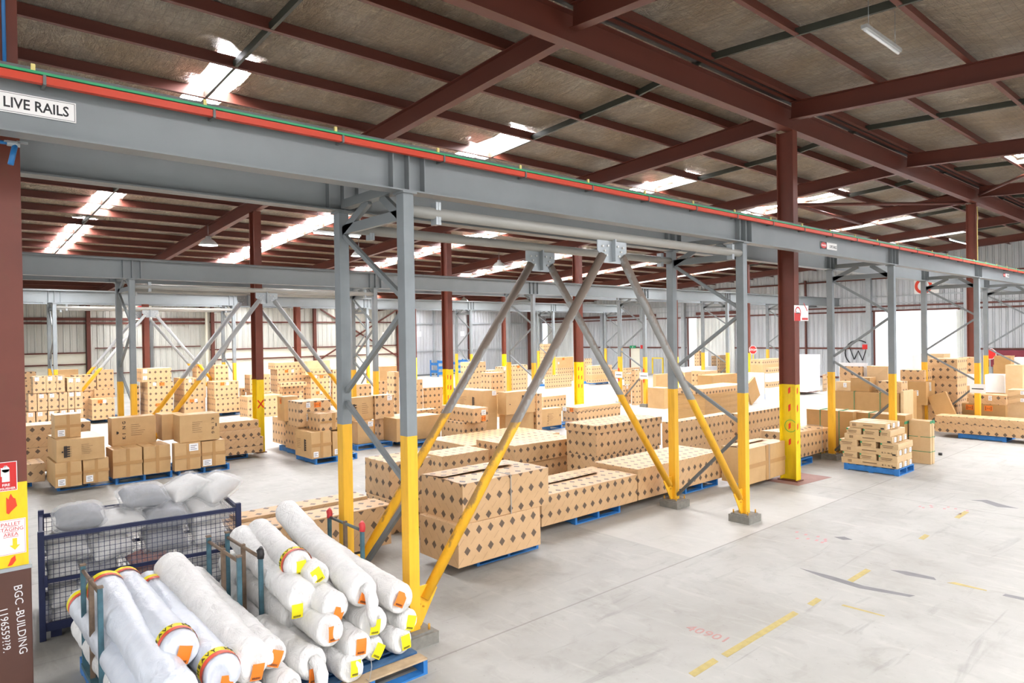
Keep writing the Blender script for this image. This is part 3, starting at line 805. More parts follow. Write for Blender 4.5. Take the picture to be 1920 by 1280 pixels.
    for kk in ('king1', 'king2', 'king3'):
        if kk not in opt: continue
        sz = {'king1': .095, 'king2': .085, 'king3': .05}[kk]
        for q, ch in enumerate('KING'):
            if kk == 'king1': Mx = frame((a * .30, -.013, h * .22 + q * .115), (0, 0, 1), (-1, 0, 0))
            elif kk == 'king2': Mx = frame((a * .78, -.013, h * .83 - q * .105), (0, 0, -1), (1, 0, 0))
            else: Mx = frame((a * .28, -.013, h * .62 - q * .085), (0, 0, -1), (1, 0, 0))
            text('lettering', ch, sz, Mx, 'card_print', o, .001, bold=True)
        small_print(o, fr_front(a * (.42 if kk == 'king1' else .30), h * .3), a * .32, h * .45)
        if kk == 'king1':
            MB().box(a * .1, a * .13, -.014, -.011, h * .42, h * .52).box(a * .13, a * .15, -.014, -.011, h * .44, h * .5).build('printed_mark', 'card_print', o)
        else: MB().box(a * .88, a * .91, -.014, -.011, h * .5, h * .62).build('hand_hole', 'card_print', o)
    if mat == 's':
        if 'side' in opt:
            g = MB()
            for k in range(4): g.box(-.0145, -.012, b * .80 + k * .022, b * .80 + k * .022 + .011, h * .3, h * .75)
            g.box(-.0145, -.012, b * .35, b * .60, h * .45, h * .6); g.build('small_print', 'card_print_soft', o)
            if rn.random() < .8: 
                for q, ch in enumerate('KING'): text('lettering', ch, .05, fr_left(b * .26 - q * .062, h * .3), 'card_print', o, .001, bold=True)
            MB().box(-.0145, -.011, .03, .10, h * .12, h * .34).build('hand_hole', 'black_plastic', o)
        else:
            MB().box(-.0145, -.012, b * .25, b * .85, h * .5, h * .6).box(-.0145, -.012, b * .3, b * .8, h * .25, h * .35).build('small_print', 'card_print_soft', o)
            MB().tube((-.015, b * .9, h * .8), (-.011, b * .9, h * .8), .02, 8).build('dot', 'exit_green', o)
    if 'strap' in opt:
        u = a * (.52 if key != 'NF' else .72)
        s_ = MB().box(u, u + .012, -.02, -.012, 0, h + .01); s_.box(u, u + .012, -.02, b, h + .006, h + .012)
        s_.build('strap', 'strap_grey', o)
    if 'gstrap' in opt:
        s_ = MB()
        for v in (.28, .62): s_.box(-.008, a + .006, -.008, b + .006, h * v, h * v + .014)
        s_.box(-.006, a + .004, b * .0 - .006, b * .0 + .004, h - .06, h + .004); s_.build('strap', 'strap_green', o)
    if 'gstrap2' in opt:
        s_ = MB()
        for v in (.28, .68): s_.box(-.016, a + .010, b * v, b * v + .014, -.0, h + .012)
        s_.build('strap', 'strap_green', o)
    if 'wrapback' in opt:
        MB().box(.10, .13, -.10, b + .05, 0, h + .10).build('wrap_sheet', 'wrap_white', o)
    return tag(o, lab, 'box', 'cartons stacked on the warehouse floor')
def make_pallet(x, y, z, a, b, rot, mat, lab):
    t = thing('pallet', lab, 'pallet', (x, y, z), math.radians(rot), 'pallets')
    m1 = {'b': 'pallet_blue', 'r': 'pallet_red', 'x': 'pallet_blue'}[mat]
    far = FAR(x, y)
    n = 7
    for k in range(n):
        w = .095; u = k * (b - w) / (n - 1)
        if k == 0: w = .095
        if k == 0 and mat == 'x': w = .14
        MB().box(0, a, u, u + w, .132, .15).build('top_board', 'pallet_wood' if k == 0 and mat == 'x' else m1 if k in (0, n - 1) else 'pallet_blue_worn', t)
    for k in range(3):
        u = k * (a - .045) / 2
        MB().box(u, u + .045, 0, b, .018, .132).build('bearer', m1, t)
    for u in (0, b / 2 - .05, b - .10): MB().box(0, a, u, u + .1, 0, .018).build('bottom_board', m1, t)
    return t
# key, x, y, z, length along X, depth along Y, height, turn, surface, label, stickers, features
CARTONS = [
 ('NB1', 5.277, 7.129, 0.15, 1.493, 0.924, 0.53, 0, 'd', 'diamond-print carton, lower of the nearest leaning pair by the V brace', '', 'lean'),
 ('NB2', 5.414, 7.204, 0.68, 1.603, 0.986, 0.539, 0, 'd', 'diamond-print carton, upper of the nearest leaning pair, open top flap and grey strap', '', 'flap strap'),
 ('NC', 3.062, 8.755, 0.13, 2.2, 1.0, 0.595, 0, 'd', 'low wide diamond carton beside the cage, its top split by a dark gap', '', 'gap'),
 ('NBLl', 5.697, 9.535, 0.0, 0.776, 0.776, 0.555, 0, 'd', 'diamond-print carton under the one behind the nearest yellow post', '', ''),
 ('NBL', 5.72, 9.561, 0.555, 0.844, 0.804, 0.59, 0, 'd', 'diamond-print carton directly behind the nearest yellow post, white mark on its end', '', ''),
 ('ND', 7.383, 7.756, 0.15, 2.411, 1.1, 0.481, 0, 'd', 'long diamond carton on pallet between the V legs, loose top flap', '', 'flap'),
 ('ND2', 9.824, 7.767, 0.15, 2.783, 1.1, 0.563, 0, 'd', 'long diamond carton behind the foot of the second yellow post pair', '', ''),
 ('NE', 12.479, 7.091, 0.12, 1.518, 0.623, 0.716, 0, 'p', 'large plain carton with a thin strap left of the no smoking column', '', 'strap tape flap'),
 ('NF', 15.204, 7.609, 0.17, 2.314, 0.702, 0.645, 0, 'd', 'sagging diamond carton with a long white label right behind the no smoking column', 'toplabel', 'sag strap'),
 ('RA0', 10.865, 9.698, 0.0, 2.235, 0.879, 0.56, 0, 'd', 'flat diamond carton in shade under the wide lidded carton', '', ''),
 ('AH', 10.869, 9.694, 0.56, 2.276, 0.895, 0.664, 0, 'd', 'wide lidded diamond carton with white and orange labels, centre right', 'wo', 'lid'),
 ('RB0', 13.56, 9.665, 0.0, 2.636, 0.324, 0.405, 0, 'd', 'diamond carton in shade below the long one right of the second back post', '', ''),
 ('AI', 13.562, 9.663, 0.405, 2.635, 0.324, 0.638, 0, 'd', 'long diamond carton between the second back and front yellow posts', '', ''),
 ('RC0', 16.563, 9.693, 0.0, 2.826, 0.27, 0.48, 0, 'd', 'carton in shade under the long one touching the no smoking column', '', ''),
 ('AJ', 16.566, 9.69, 0.48, 2.825, 0.27, 0.502, 0, 'd', 'long diamond carton running behind the no smoking column, flat white top', '', ''),
 ('MB0', 9.444, 10.988, 0.0, 2.242, 1.047, 0.413, 0, 'd', 'carton hidden under the crumpled diamond one behind the nearest stack', '', ''),
 ('MB1', 9.566, 10.862, 0.413, 2.009, 1.321, 0.41, 0, 'd', 'crumpled diamond carton behind the nearest stack, white sunken top', '', 'sag'),
 ('MA1', 10.15, 13.203, 0.0, 3.154, 1.848, 0.49, 0, 'd', 'broad white-topped diamond carton behind the crumpled one', '', ''),
 ('NBM', 8.164, 11.537, 0.0, 1.259, 0.79, 0.693, 0, 'd', 'diamond carton squeezed behind the nearest leaning pair, ribbed top', '', ''),
 ('AG1', 17.083, 16.085, 0.0, 2.305, 0.744, 0.499, 0, 'd', 'lower of two long diamond cartons in front of the centre red column', '', ''),
 ('AG2', 17.086, 16.082, 0.499, 2.305, 0.797, 0.16, 0, 'd', 'upper of two long diamond cartons in front of the centre red column, orange label', 'wo', ''),
 ('AF', 20.1, 20.905, 0.0, 1.402, 0.297, 0.537, 0, 'd', 'small diamond carton left of the centre red column foot', '', ''),
 ('A1', 2.133, 16.867, 0.15, 0.486, 1.194, 0.517, 0, 'p', 'plain carton, left one of the bottom pair in the leftmost plain stack', 'w', 'tape'),
 ('A2', 2.644, 16.931, 0.15, 0.489, 0.5, 0.519, 0, 'p', 'plain carton, right one of the bottom pair in the leftmost plain stack', 'w', 'tape'),
 ('A3', 2.17, 16.913, 0.667, 0.893, 1.26, 0.468, 0, 'p', 'plain carton with a dark printed fringe logo and hand hole, left middle', '', 'logo'),
 ('A4', 2.195, 17.259, 1.135, 0.485, 0.527, 0.497, 0, 'p', 'small plain carton on top of the leftmost plain stack, taped cross', 'w', 'tape'),
 ('B1', 3.232, 17.101, 0.15, 0.6, 0.726, 0.631, 0, 'p', 'plain taped carton, lower left below the upright one lettered in black', '', 'tape'),
 ('B2', 3.845, 17.089, 0.15, 0.57, 0.8, 0.636, 0, 'p', 'plain taped carton, lower right beside the column of two pallets', '', 'tape'),
 ('B3', 3.34, 17.717, 0.781, 0.931, 0.429, 0.642, 0, 'p', 'plain carton with sideways black lettering at its left side and dented corner', '', 'king1'),
 ('C1', 4.465, 16.972, 0.15, 0.586, 0.239, 0.637, 0, 'p', 'plain carton at bottom left of the third plain stack, small brown marks', 'w2', 'tape'),
 ('C2', 5.089, 17.058, 0.15, 0.554, 0.75, 0.612, 0, 'p', 'plain carton at bottom right of the third plain stack, label at its foot', 'wf', 'tape'),
 ('C3', 4.604, 17.039, 0.787, 0.909, 0.545, 0.638, 0, 'p', 'plain carton on top of the third plain stack, black lettering at right end', '', 'king2'),
 ('C4', 4.41, 17.793, 0.786, 0.49, 0.6, 0.621, 0, 'p', 'tall plain carton standing behind, between the two lettered ones', '', ''),
 ('P40', 5.417, 18.242, 0.15, 1.62, 1.0, 0.181, 0, 'd', 'flat diamond carton, lowest from the floor in the four-high stack left of the orange cross', '', ''),
 ('P41', 5.419, 18.239, 0.331, 1.62, 1.0, 0.231, 0, 'd', 'flat diamond carton, second from the floor in the four-high stack left of the orange cross', '', ''),
 ('P42', 5.371, 18.291, 0.562, 1.62, 1.0, 0.231, 0, 'd', 'flat diamond carton, third from the floor in the four-high stack left of the orange cross', '', ''),
 ('P43', 5.333, 18.333, 0.793, 1.62, 1.0, 0.224, 0, 'd', 'flat diamond carton, topmost from the floor in the four-high stack left of the orange cross', '', ''),
 ('F1', 0.703, 17.971, 0.15, 1.4, 0.8, 0.399, 0, 'd', 'diamond carton low at the left edge beside the leftmost column', '', ''),
 ('E2', 0.979, 19.259, 0.15, 2.2, 0.8, 0.581, 0, 'd', 'diamond carton held by a yellow strap, behind the leftmost plain stack', '', ''),
 ('E2b', 0.988, 19.259, 0.731, 2.2, 0.8, 0.312, 0, 'd', 'diamond carton in the middle behind the leftmost plain stack', '', ''),
 ('E1', 0.993, 19.259, 1.043, 2.2, 0.8, 0.208, 0, 'd', 'diamond carton topmost behind the leftmost plain stack', '', ''),
 ('Ga0', 2.94, 29.6, 0.0, 0.262, 0.8, 0.7, 0, 'd', 'small diamond carton in the bottom row of the jumbled left heap, first from left', 'w', ''),
 ('Ga1', 3.222, 29.6, 0.0, 0.331, 0.8, 0.7, 0, 'd', 'small diamond carton in the bottom row of the jumbled left heap, second from left', 'w', ''),
 ('Ga2', 3.572, 29.6, 0.0, 0.338, 0.8, 0.7, 0, 'd', 'small diamond carton in the bottom row of the jumbled left heap, third from left', 'w', ''),
 ('Ga3', 3.929, 29.6, 0.0, 0.245, 0.8, 0.7, 0, 'd', 'small diamond carton in the bottom row of the jumbled left heap, fourth from left', 'w', ''),
 ('Ga4', 4.192, 29.6, 0.0, 0.199, 0.8, 0.7, 0, 'd', 'small diamond carton in the bottom row of the jumbled left heap, fifth from left', 'w', ''),
 ('Ga5', 4.41, 29.6, 0.0, 0.27, 0.8, 0.7, 0, 'd', 'small diamond carton in the bottom row of the jumbled left heap, sixth from left', 'w', ''),
 ('Gb0', 3.008, 29.65, 0.72, 0.258, 0.7, 0.62, 0, 'd', 'small diamond carton in the middle row of the jumbled left heap, first from left', '', ''),
 ('Gb1', 3.275, 29.65, 0.72, 0.311, 0.7, 0.62, 0, 'd', 'small diamond carton in the middle row of the jumbled left heap, second from left', 'w', ''),
 ('Gb2', 3.594, 29.65, 0.72, 0.333, 0.7, 0.62, 0, 'd', 'small diamond carton in the middle row of the jumbled left heap, third from left', 'w', ''),
 ('Gb3', 3.935, 29.65, 0.72, 0.256, 0.7, 0.62, 0, 'd', 'small diamond carton in the middle row of the jumbled left heap, fourth from left', '', ''),
 ('Gb4', 4.2, 29.65, 0.72, 0.209, 0.7, 0.62, 0, 'd', 'small diamond carton in the middle row of the jumbled left heap, fifth from left', 'w', ''),
 ('Gb5', 4.417, 29.65, 0.72, 0.263, 0.7, 0.62, 0, 'd', 'small diamond carton in the middle row of the jumbled left heap, sixth from left', 'w', ''),
 ('Gc0', 3.154, 29.7, 1.36, 0.401, 0.6, 0.6, 0, 'd', 'small diamond carton on top of the jumbled left heap, first from left', 'w', ''),
 ('Gc1', 3.552, 29.7, 1.36, 0.311, 0.6, 0.6, 0, 'd', 'small diamond carton on top of the jumbled left heap, second from left', 'w', ''),
 ('Gc2', 3.86, 29.7, 1.36, 0.267, 0.6, 0.6, 0, 'd', 'small diamond carton on top of the jumbled left heap, third from left', 'w', ''),
 ('Gd0', 4.19, 29.7, 1.36, 0.229, 0.6, 0.5, 0, 'd', 'narrow diamond carton on the right top of the jumbled left heap, first of two', 'w', ''),
 ('Gd1', 4.416, 29.7, 1.36, 0.249, 0.6, 0.5, 0, 'd', 'narrow diamond carton on the right top of the jumbled left heap, second of two', 'w', ''),
 ('H1', 5.082, 30.401, 0.15, 0.779, 0.752, 0.804, 0, 'd', 'diamond carton with orange and white labels left of the second yellow foot pair', 'ow', ''),
 ('H2', 5.301, 31.177, 0.954, 0.726, 0.542, 0.35, 0, 'd', 'open-topped low diamond carton on the labelled one', '', ''),
 ('I1', 4.659, 31.3, 1.25, 0.742, 0.9, 0.621, 0, 'd', 'wide diamond carton behind the left V brace leg', '', ''),
 ('I0', 4.649, 31.3, 0.15, 0.732, 0.9, 1.08, 0, 'd', 'wide diamond carton under the one behind the left V brace leg', '', ''),
 ('I2', 4.317, 33.2, 1.3, 0.779, 0.305, 0.75, 0, 'p', 'plain carton under loose plastic behind the jumbled left heap', '', ''),
 ('I2b', 4.307, 33.2, 0.0, 0.769, 0.388, 1.28, 0, 'p', 'plain carton at the bottom behind the jumbled left heap', '', ''),
 ('H3', 5.421, 31.3, 1.3, 0.598, 0.433, 0.75, 0, 'd', 'diamond carton behind the labelled one by the middle-line yellow feet', '', ''),
 ('H3b', 5.414, 31.3, 0.15, 0.584, 0.513, 1.13, 0, 'd', 'diamond carton below and behind the labelled one by the middle-line yellow feet', '', ''),
 ('J0', 2.556, 36.955, 0.0, 1.5, 0.9, 0.65, 0, 'd', 'long flat diamond carton, lowest in the stack against the leftmost column', '', ''),
 ('J1', 2.458, 36.955, 0.65, 1.5, 0.9, 0.5, 0, 'd', 'long flat diamond carton, second in the stack against the leftmost column', '', ''),
 ('J2', 2.576, 36.955, 1.15, 1.5, 0.9, 0.35, 0, 'd', 'long flat diamond carton, third in the stack against the leftmost column', '', ''),
 ('J3', 2.556, 36.955, 1.5, 1.5, 0.9, 0.38, 0, 'd', 'long flat diamond carton, topmost in the stack against the leftmost column', '', ''),
 ('T4', 6.938, 30.0, 0.0, 0.948, 1.249, 0.7, 0, 'd', 'diamond carton with an orange label at the bottom behind the lettered plain carton', 'o', ''),
 ('T3', 6.947, 30.0, 0.7, 0.949, 1.244, 0.844, 0, 'd', 'diamond carton with white and orange labels in the tall stack left of centre', 'wo', ''),
 ('T2', 6.756, 30.1, 1.544, 1.109, 0.922, 0.26, 0, 'd', 'flat diamond carton with a white label, second from top of the tall left stack', 'w', ''),
 ('T1', 6.76, 30.1, 1.804, 1.11, 0.92, 0.27, 0, 'd', 'flat diamond carton with a white label on top of the tall left stack', 'w', ''),
 ('T5', 6.599, 30.5, 0.0, 0.171, 0.6, 1.4, 0, 'd', 'tall narrow diamond carton beside the yellow foot, left of the tall stack', '', ''),
 ('L2', 8.3, 30.0, 0.0, 0.842, 1.533, 0.77, 0, 'd', 'diamond carton with orange label under the leaning V leg, lower', 'ow', ''),
 ('L1', 8.314, 30.0, 0.77, 0.86, 1.544, 0.829, 0, 'd', 'diamond carton with orange label under the leaning V leg, upper', 'wo', ''),
 ('M2', 9.262, 29.127, 0.15, 1.042, 1.09, 0.617, 0, 'd', 'diamond carton with ruffled top edge, lower of the pair left of the yellow column', '', ''),
 ('M1', 9.232, 29.163, 0.767, 0.996, 0.92, 0.683, 0, 'd', 'diamond carton with orange label, upper of the pair left of the yellow column', 'ow', ''),
 ('N1', 9.559, 30.15, 0.15, 0.575, 0.8, 1.25, 0, 'd', 'diamond carton at the back behind the right V leg, lower', '', ''),
 ('N2', 9.569, 30.15, 1.4, 0.587, 0.8, 0.7, 0, 'd', 'diamond carton at the back behind the right V leg, upper', '', ''),
 ('N3', 8.97, 30.6, 0.0, 0.246, 0.6, 1.45, 0, 'd', 'narrow diamond carton at the back between the V legs, lower', '', ''),
 ('N4', 8.985, 30.6, 1.45, 0.256, 0.6, 0.7, 0, 'd', 'narrow diamond carton at the back between the V legs, upper', '', ''),
 ('O2', 11.116, 29.76, 0.0, 0.831, 1.019, 0.827, 0, 'd', 'diamond carton behind the yellow column with the orange cross, lower', '', ''),
 ('O1', 11.092, 30.228, 0.827, 0.922, 0.647, 0.779, 0, 'd', 'diamond carton behind the yellow column with the orange cross, upper', '', ''),
 ('O0', 11.176, 31.558, 0.0, 0.198, 0.26, 0.95, 0, 'd', 'diamond carton half seen left of the yellow column with the orange cross', '', ''),
 ('Q1', 10.006, 27.558, 0.0, 1.438, 0.9, 0.57, 0, 'd', 'flat diamond carton low behind the orange cross column', '', ''),
 ('Q2', 10.008, 27.558, 0.57, 1.443, 0.9, 0.3, 0, 'd', 'flat diamond carton above another, low behind the orange cross column', '', ''),
 ('S5', 12.071, 29.0, 0.0, 0.93, 0.412, 0.65, 0, 'd', 'diamond carton, lowest in the stack between the orange cross column and posts', 'ow', ''),
 ('S3', 12.196, 29.3, 0.66, 0.949, 0.391, 0.42, 0, 'd', 'diamond carton, second in the stack between the orange cross column and posts', '', ''),
 ('S4', 11.975, 29.0, 1.08, 1.219, 0.371, 0.16, 0, 'd', 'diamond carton, third, jutting out in the stack between the orange cross column and posts', '', ''),
 ('S2', 12.319, 30.2, 0.0, 1.4, 0.8, 1.8, 0, 'd', 'tall diamond carton with orange label at the back right of the orange cross column', 'ow', ''),
 ('S1', 12.227, 30.2, 1.8, 1.6, 0.8, 0.3, 0, 'd', 'flat diamond carton tilted on the tall one behind the orange cross column', '', ''),
 ('U4', 13.651, 29.6, 0.0, 0.932, 1.08, 0.77, 0, 'd', 'diamond carton with orange label left of the nearest back post, lowest', 'ow', ''),
 ('U3', 13.644, 29.6, 0.77, 0.952, 1.036, 0.74, 0, 'd', 'diamond carton with orange label left of the nearest back post, second', 'wo', ''),
 ('U2', 13.377, 29.55, 1.51, 1.261, 0.46, 0.3, 0, 'd', 'flat diamond carton left of the nearest back post, third', '', ''),
 ('U1', 13.483, 29.6, 1.81, 1.132, 0.288, 0.34, 0, 'l', 'pale carton topmost left of the nearest back post', '', ''),
 ('V1', 14.716, 29.6, 0.0, 1.056, 0.213, 0.75, 0, 'd', 'diamond carton half hidden by the nearest back post, lowest', 'o', ''),
 ('V2', 14.728, 29.6, 0.75, 1.056, 0.214, 0.7, 0, 'd', 'diamond carton half hidden by the nearest back post, second', 'o', ''),
 ('V3', 14.745, 29.6, 1.45, 1.053, 0.221, 0.25, 0, 'd', 'flat diamond carton half hidden by the nearest back post, topmost', '', ''),
 ('W1', 7.424, 16.136, 0.15, 0.551, 0.978, 0.67, 0, 'p', 'plain carton with a dark fringe logo, lowest near corner left of the nearest post', 'w', 'logoL tape'),
 ('W1b', 8.015, 16.17, 0.15, 0.391, 0.6, 0.632, 0, 'p', 'plain carton right beside the logo one, mostly behind the nearest back post', 'w', ''),
 ('W2', 7.742, 17.624, 0.15, 0.6, 0.881, 0.722, 0, 'd', 'diamond carton at floor level behind the logo carton', '', ''),
 ('W3', 7.876, 18.638, 0.15, 0.6, 1.108, 0.756, 0, 'd', 'diamond carton at floor level at the back of the left centre pallets', '', ''),
 ('W5', 7.512, 16.992, 0.872, 0.88, 0.76, 0.654, 0, 'd', 'diamond carton with a big orange label above the logo carton', 'wo', ''),
 ('W6', 7.717, 16.236, 0.82, 0.737, 0.934, 0.435, 0, 'd', 'diamond carton with tape and white label on the logo carton', 'wl', 'tape'),
 ('W4', 7.609, 18.227, 0.906, 0.414, 0.478, 0.677, 0, 'p', 'tall plain carton with an orange label on the left centre pallets', 'oL', ''),
 ('X3', 9.409, 17.42, 0.15, 0.532, 0.506, 0.638, 0, 'p', 'plain carton between the two nearest posts, lower left', 'wt', ''),
 ('X1', 9.319, 17.699, 0.788, 0.777, 0.225, 0.673, 0, 'p', 'plain carton with dark fringe logo between the two nearest posts', '', 'logo'),
 ('X4', 10.257, 17.66, 0.15, 0.584, 0.31, 0.631, 0, 'd', 'diamond carton between the two nearest posts, lower right, white label', 'wt', ''),
 ('X2', 10.096, 17.62, 0.781, 0.659, 0.4, 0.692, 0, 'd', 'diamond carton between the two nearest posts, upper right, white label', 'wt', ''),
 ('X6', 12.287, 20.101, 0.0, 0.188, 0.494, 2.0, 0, 'd', 'tall upright diamond slab just left of the nearest front post', '', ''),
 ('X7', 12.22, 22.701, 0.0, 0.662, 0.339, 1.45, 0, 'd', 'diamond carton at the back between the two nearest posts, left', '', ''),
 ('X8', 13.069, 22.701, 0.0, 0.458, 0.248, 1.1, 0, 'd', 'diamond carton at the back between the two nearest posts, middle', '', ''),
 ('X9', 13.082, 22.701, 1.1, 0.746, 0.24, 0.42, 0, 'd', 'flat diamond carton at the back between the two nearest posts', '', ''),
 ('X10', 13.286, 22.801, 1.52, 0.779, 0.239, 0.55, 0, 'p', 'plain carton highest at the back between the two nearest posts', '', ''),
 ('Y1', 10.393, 16.933, 0.15, 1.558, 1.1, 0.678, 0, 'p', 'large plain carton with a red scrawl on its white top, behind the nearest post', '', ''),
 ('Y2', 11.487, 17.699, 0.828, 0.897, 0.423, 0.08, 0, 'd', 'thin flat diamond carton lying on the large plain one', '', ''),
 ('Z0', 14.418, 21.339, 0.0, 0.884, 0.183, 0.45, 0, 'd', 'flat diamond carton below the one beside the dashed yellow column', '', ''),
 ('Z1', 14.353, 21.339, 0.45, 0.905, 0.148, 0.813, 0, 'd', 'diamond carton beside the dashed yellow column', '', ''),
 ('Z2', 14.008, 21.339, 0.0, 0.263, 0.14, 1.6, 0, 'd', 'tall narrow diamond slab right of the nearest front post', '', ''),
 ('AA2', 11.663, 15.439, 0.15, 0.867, 1.088, 0.577, 0, 'd', 'diamond carton under the sagging one behind the big V leg', '', ''),
 ('AA1', 11.794, 15.118, 0.727, 0.544, 1.565, 0.407, 0, 'd', 'sagging diamond carton with orange label behind the big V leg', 'wo', ''),
 ('AB2', 13.032, 16.237, 0.0, 0.577, 1.026, 0.805, 0, 'p', 'plain carton, lower of the pair right of the dashed yellow column', '', ''),
 ('AB1', 13.039, 16.229, 0.805, 0.577, 1.394, 0.687, 0, 'p', 'plain carton with fringe logo, upper of the pair by the dashed yellow column', 'wt', 'logoL'),
 ('AC2', 13.724, 15.987, 0.0, 1.227, 0.308, 0.747, 0, 'p', 'plain carton, lower one between the V legs', '', ''),
 ('AC1', 13.56, 15.748, 0.747, 1.225, 0.416, 0.687, 0, 'p', 'plain carton with fringe logo, upper one between the V legs', '', 'logoR'),
 ('AD', 15.407, 16.125, 0.15, 0.95, 0.335, 0.587, 0, 'p', 'plain carton with small lettering beside the right big V leg', 'wl', 'king3'),
 ('AE', 14.975, 15.9, 0.0, 0.249, 0.164, 0.7, 0, 'd', 'diamond carton half behind the right big V leg, lower', '', ''),
 ('AE2', 14.981, 15.9, 0.7, 0.255, 0.157, 0.6, 0, 'd', 'diamond carton half behind the right big V leg, upper', '', ''),
 ('LA', 22.706, 2.286, 0.15, 0.75, 4.6, 0.27, 0, 'd', 'long diamond carton reaching the right frame edge, lower', '', ''),
 ('LB', 22.708, 2.284, 0.42, 0.75, 4.6, 0.206, 0, 'd', 'long diamond carton reaching the right frame edge, upper', '', ''),
 ('KT0', 15.97, 5.56, 0.15, 0.26, 1.2, 0.135, 0, 's', 'long flat carton, front one in the bottom layer of the small-carton stack', 'wr', 'side'),
 ('KT1', 16.27, 5.56, 0.15, 0.26, 1.2, 0.135, 0, 's', 'long flat carton, middle one in the bottom layer of the small-carton stack', 'wr', 'side'),
 ('KT2', 16.57, 5.56, 0.15, 0.26, 1.2, 0.135, 0, 's', 'long flat carton, rear one in the bottom layer of the small-carton stack', 'wr', 'side'),
 ('KT3', 15.97, 5.56, 0.424, 0.26, 1.22, 0.135, 0, 's', 'long flat carton, front one in the third layer of the small-carton stack', 'wr', 'side'),
 ('KT4', 16.27, 5.56, 0.424, 0.26, 1.22, 0.135, 0, 's', 'long flat carton, middle one in the third layer of the small-carton stack', 'wr', 'side'),
 ('KT5', 16.57, 5.56, 0.424, 0.26, 1.22, 0.135, 0, 's', 'long flat carton, rear one in the third layer of the small-carton stack', 'wr', 'side'),
 ('KT6', 15.97, 5.66, 0.698, 0.26, 1.03, 0.135, 0, 's', 'long flat carton, front one in the fifth layer of the small-carton stack', 'wr', 'side'),
 ('KT7', 16.27, 5.66, 0.698, 0.26, 1.03, 0.135, 0, 's', 'long flat carton, middle one in the fifth layer of the small-carton stack', 'wr', 'side'),
 ('KT8', 16.57, 5.66, 0.698, 0.26, 1.03, 0.135, 0, 's', 'long flat carton, rear one in the fifth layer of the small-carton stack', 'wr', 'side'),
 ('KT9', 15.97, 5.56, 0.287, 0.88, 0.4, 0.135, 0, 's', 'end-on flat carton, right one in the second layer of the small-carton stack', '', 'end'),
 ('KT10', 15.97, 6.0, 0.287, 0.88, 0.36, 0.135, 0, 's', 'end-on flat carton, middle one in the second layer of the small-carton stack', '', 'end'),
 ('KT11', 15.97, 6.4, 0.287, 0.88, 0.33, 0.135, 0, 's', 'end-on flat carton, left one in the second layer of the small-carton stack', '', 'end'),
 ('KT12', 15.97, 5.54, 0.561, 0.88, 0.38, 0.135, 0, 's', 'end-on flat carton, right one in the fourth layer of the small-carton stack', '', 'end'),
 ('KT13', 15.97, 6.0, 0.561, 0.88, 0.34, 0.135, 0, 's', 'end-on flat carton, middle one in the fourth layer of the small-carton stack', '', 'end'),
 ('KT14', 15.97, 6.4, 0.561, 0.88, 0.4, 0.135, 0, 's', 'end-on flat carton, left one in the fourth layer of the small-carton stack', '', 'end'),
 ('KT15', 15.97, 5.7, 0.835, 0.88, 0.22, 0.135, 0, 's', 'end-on flat carton, right one in the sixth layer of the small-carton stack', '', 'end'),
 ('KT16', 15.97, 5.94, 0.835, 0.88, 0.34, 0.135, 0, 's', 'end-on flat carton, middle one in the sixth layer of the small-carton stack', '', 'end'),
 ('KT17', 15.97, 6.32, 0.835, 0.88, 0.32, 0.135, 0, 's', 'end-on flat carton, left one in the sixth layer of the small-carton stack', '', 'end'),
 ('KT18', 15.99, 5.8, 0.972, 0.26, 0.78, 0.135, 0, 's', 'long flat carton, front of three in the top layer of the small-carton stack', 'wr', 'side'),
 ('KT19', 16.29, 5.8, 0.972, 0.26, 0.78, 0.135, 0, 's', 'long flat carton, middle of three in the top layer of the small-carton stack', 'wr', 'side'),
 ('KT20', 16.57, 5.8, 0.972, 0.24, 0.78, 0.135, 0, 's', 'long flat carton, rear of three in the top layer of the small-carton stack', 'wr', 'side'),
 ('KS0', 17.86, 5.5, 0.0, 0.1, 0.47, 1.02, 0, 'l', 'tall thin carton slab strapped upright behind the small-carton stack, front of three', '', 'gstrap'),
 ('KS1', 17.97, 5.49, 0.0, 0.09, 0.47, 1.03, 0, 'l', 'tall thin carton slab strapped upright behind the small-carton stack, middle of three', '', 'gstrap'),
 ('KS2', 18.07, 5.5, 0.0, 0.08, 0.46, 1.0, 0, 'l', 'tall thin carton slab strapped upright behind the small-carton stack, rear of three', '', 'gstrap'),
 ('KS3', 17.7, 6.0, 0.0, 0.3, 0.26, 0.98, 0, 'k', 'narrow upright brown carton left of the strapped slabs', '', 'gstrap'),
 ('AL', 17.55, 7.124, 0.0, 0.55, 1.189, 1.141, 0, 'k', 'long brown carton with green straps behind the third yellow post pair', '', 'gstrap2'),
 ('AL2', 17.75, 6.0, 0.0, 0.5, 1.192, 1.124, 0, 'k', 'long brown carton behind the top of the small-carton stack', '', 'gstrap2'),
 ('AM', 20.2, 6.971, 0.0, 1.35, 1.736, 1.426, 0, 'k', 'huge brown carton with two green straps behind the third post pair', 'wc', 'gstrap2'),
 ('AMs', 20.15, 6.847, 0.0, 0.75, 0.093, 1.505, 0, 'l', 'pale slatted end carton beside the huge strapped one', '', ''),
 ('AN1', 20.3, 8.297, 1.426, 0.5, 0.44, 0.259, 0, 'l', 'plain carton with white label on the huge strapped one, left', 'wc', ''),
 ('AN2', 20.3, 7.771, 1.426, 0.45, 0.541, 0.4, 0, 'k', 'lidded plain carton on the huge strapped one, middle', '', ''),
 ('AN3', 21.0, 8.247, 1.426, 0.45, 0.663, 0.681, 0, 'd', 'diamond carton tilted in a white wrap sheet behind the lidded plain one', '', 'wrapback'),
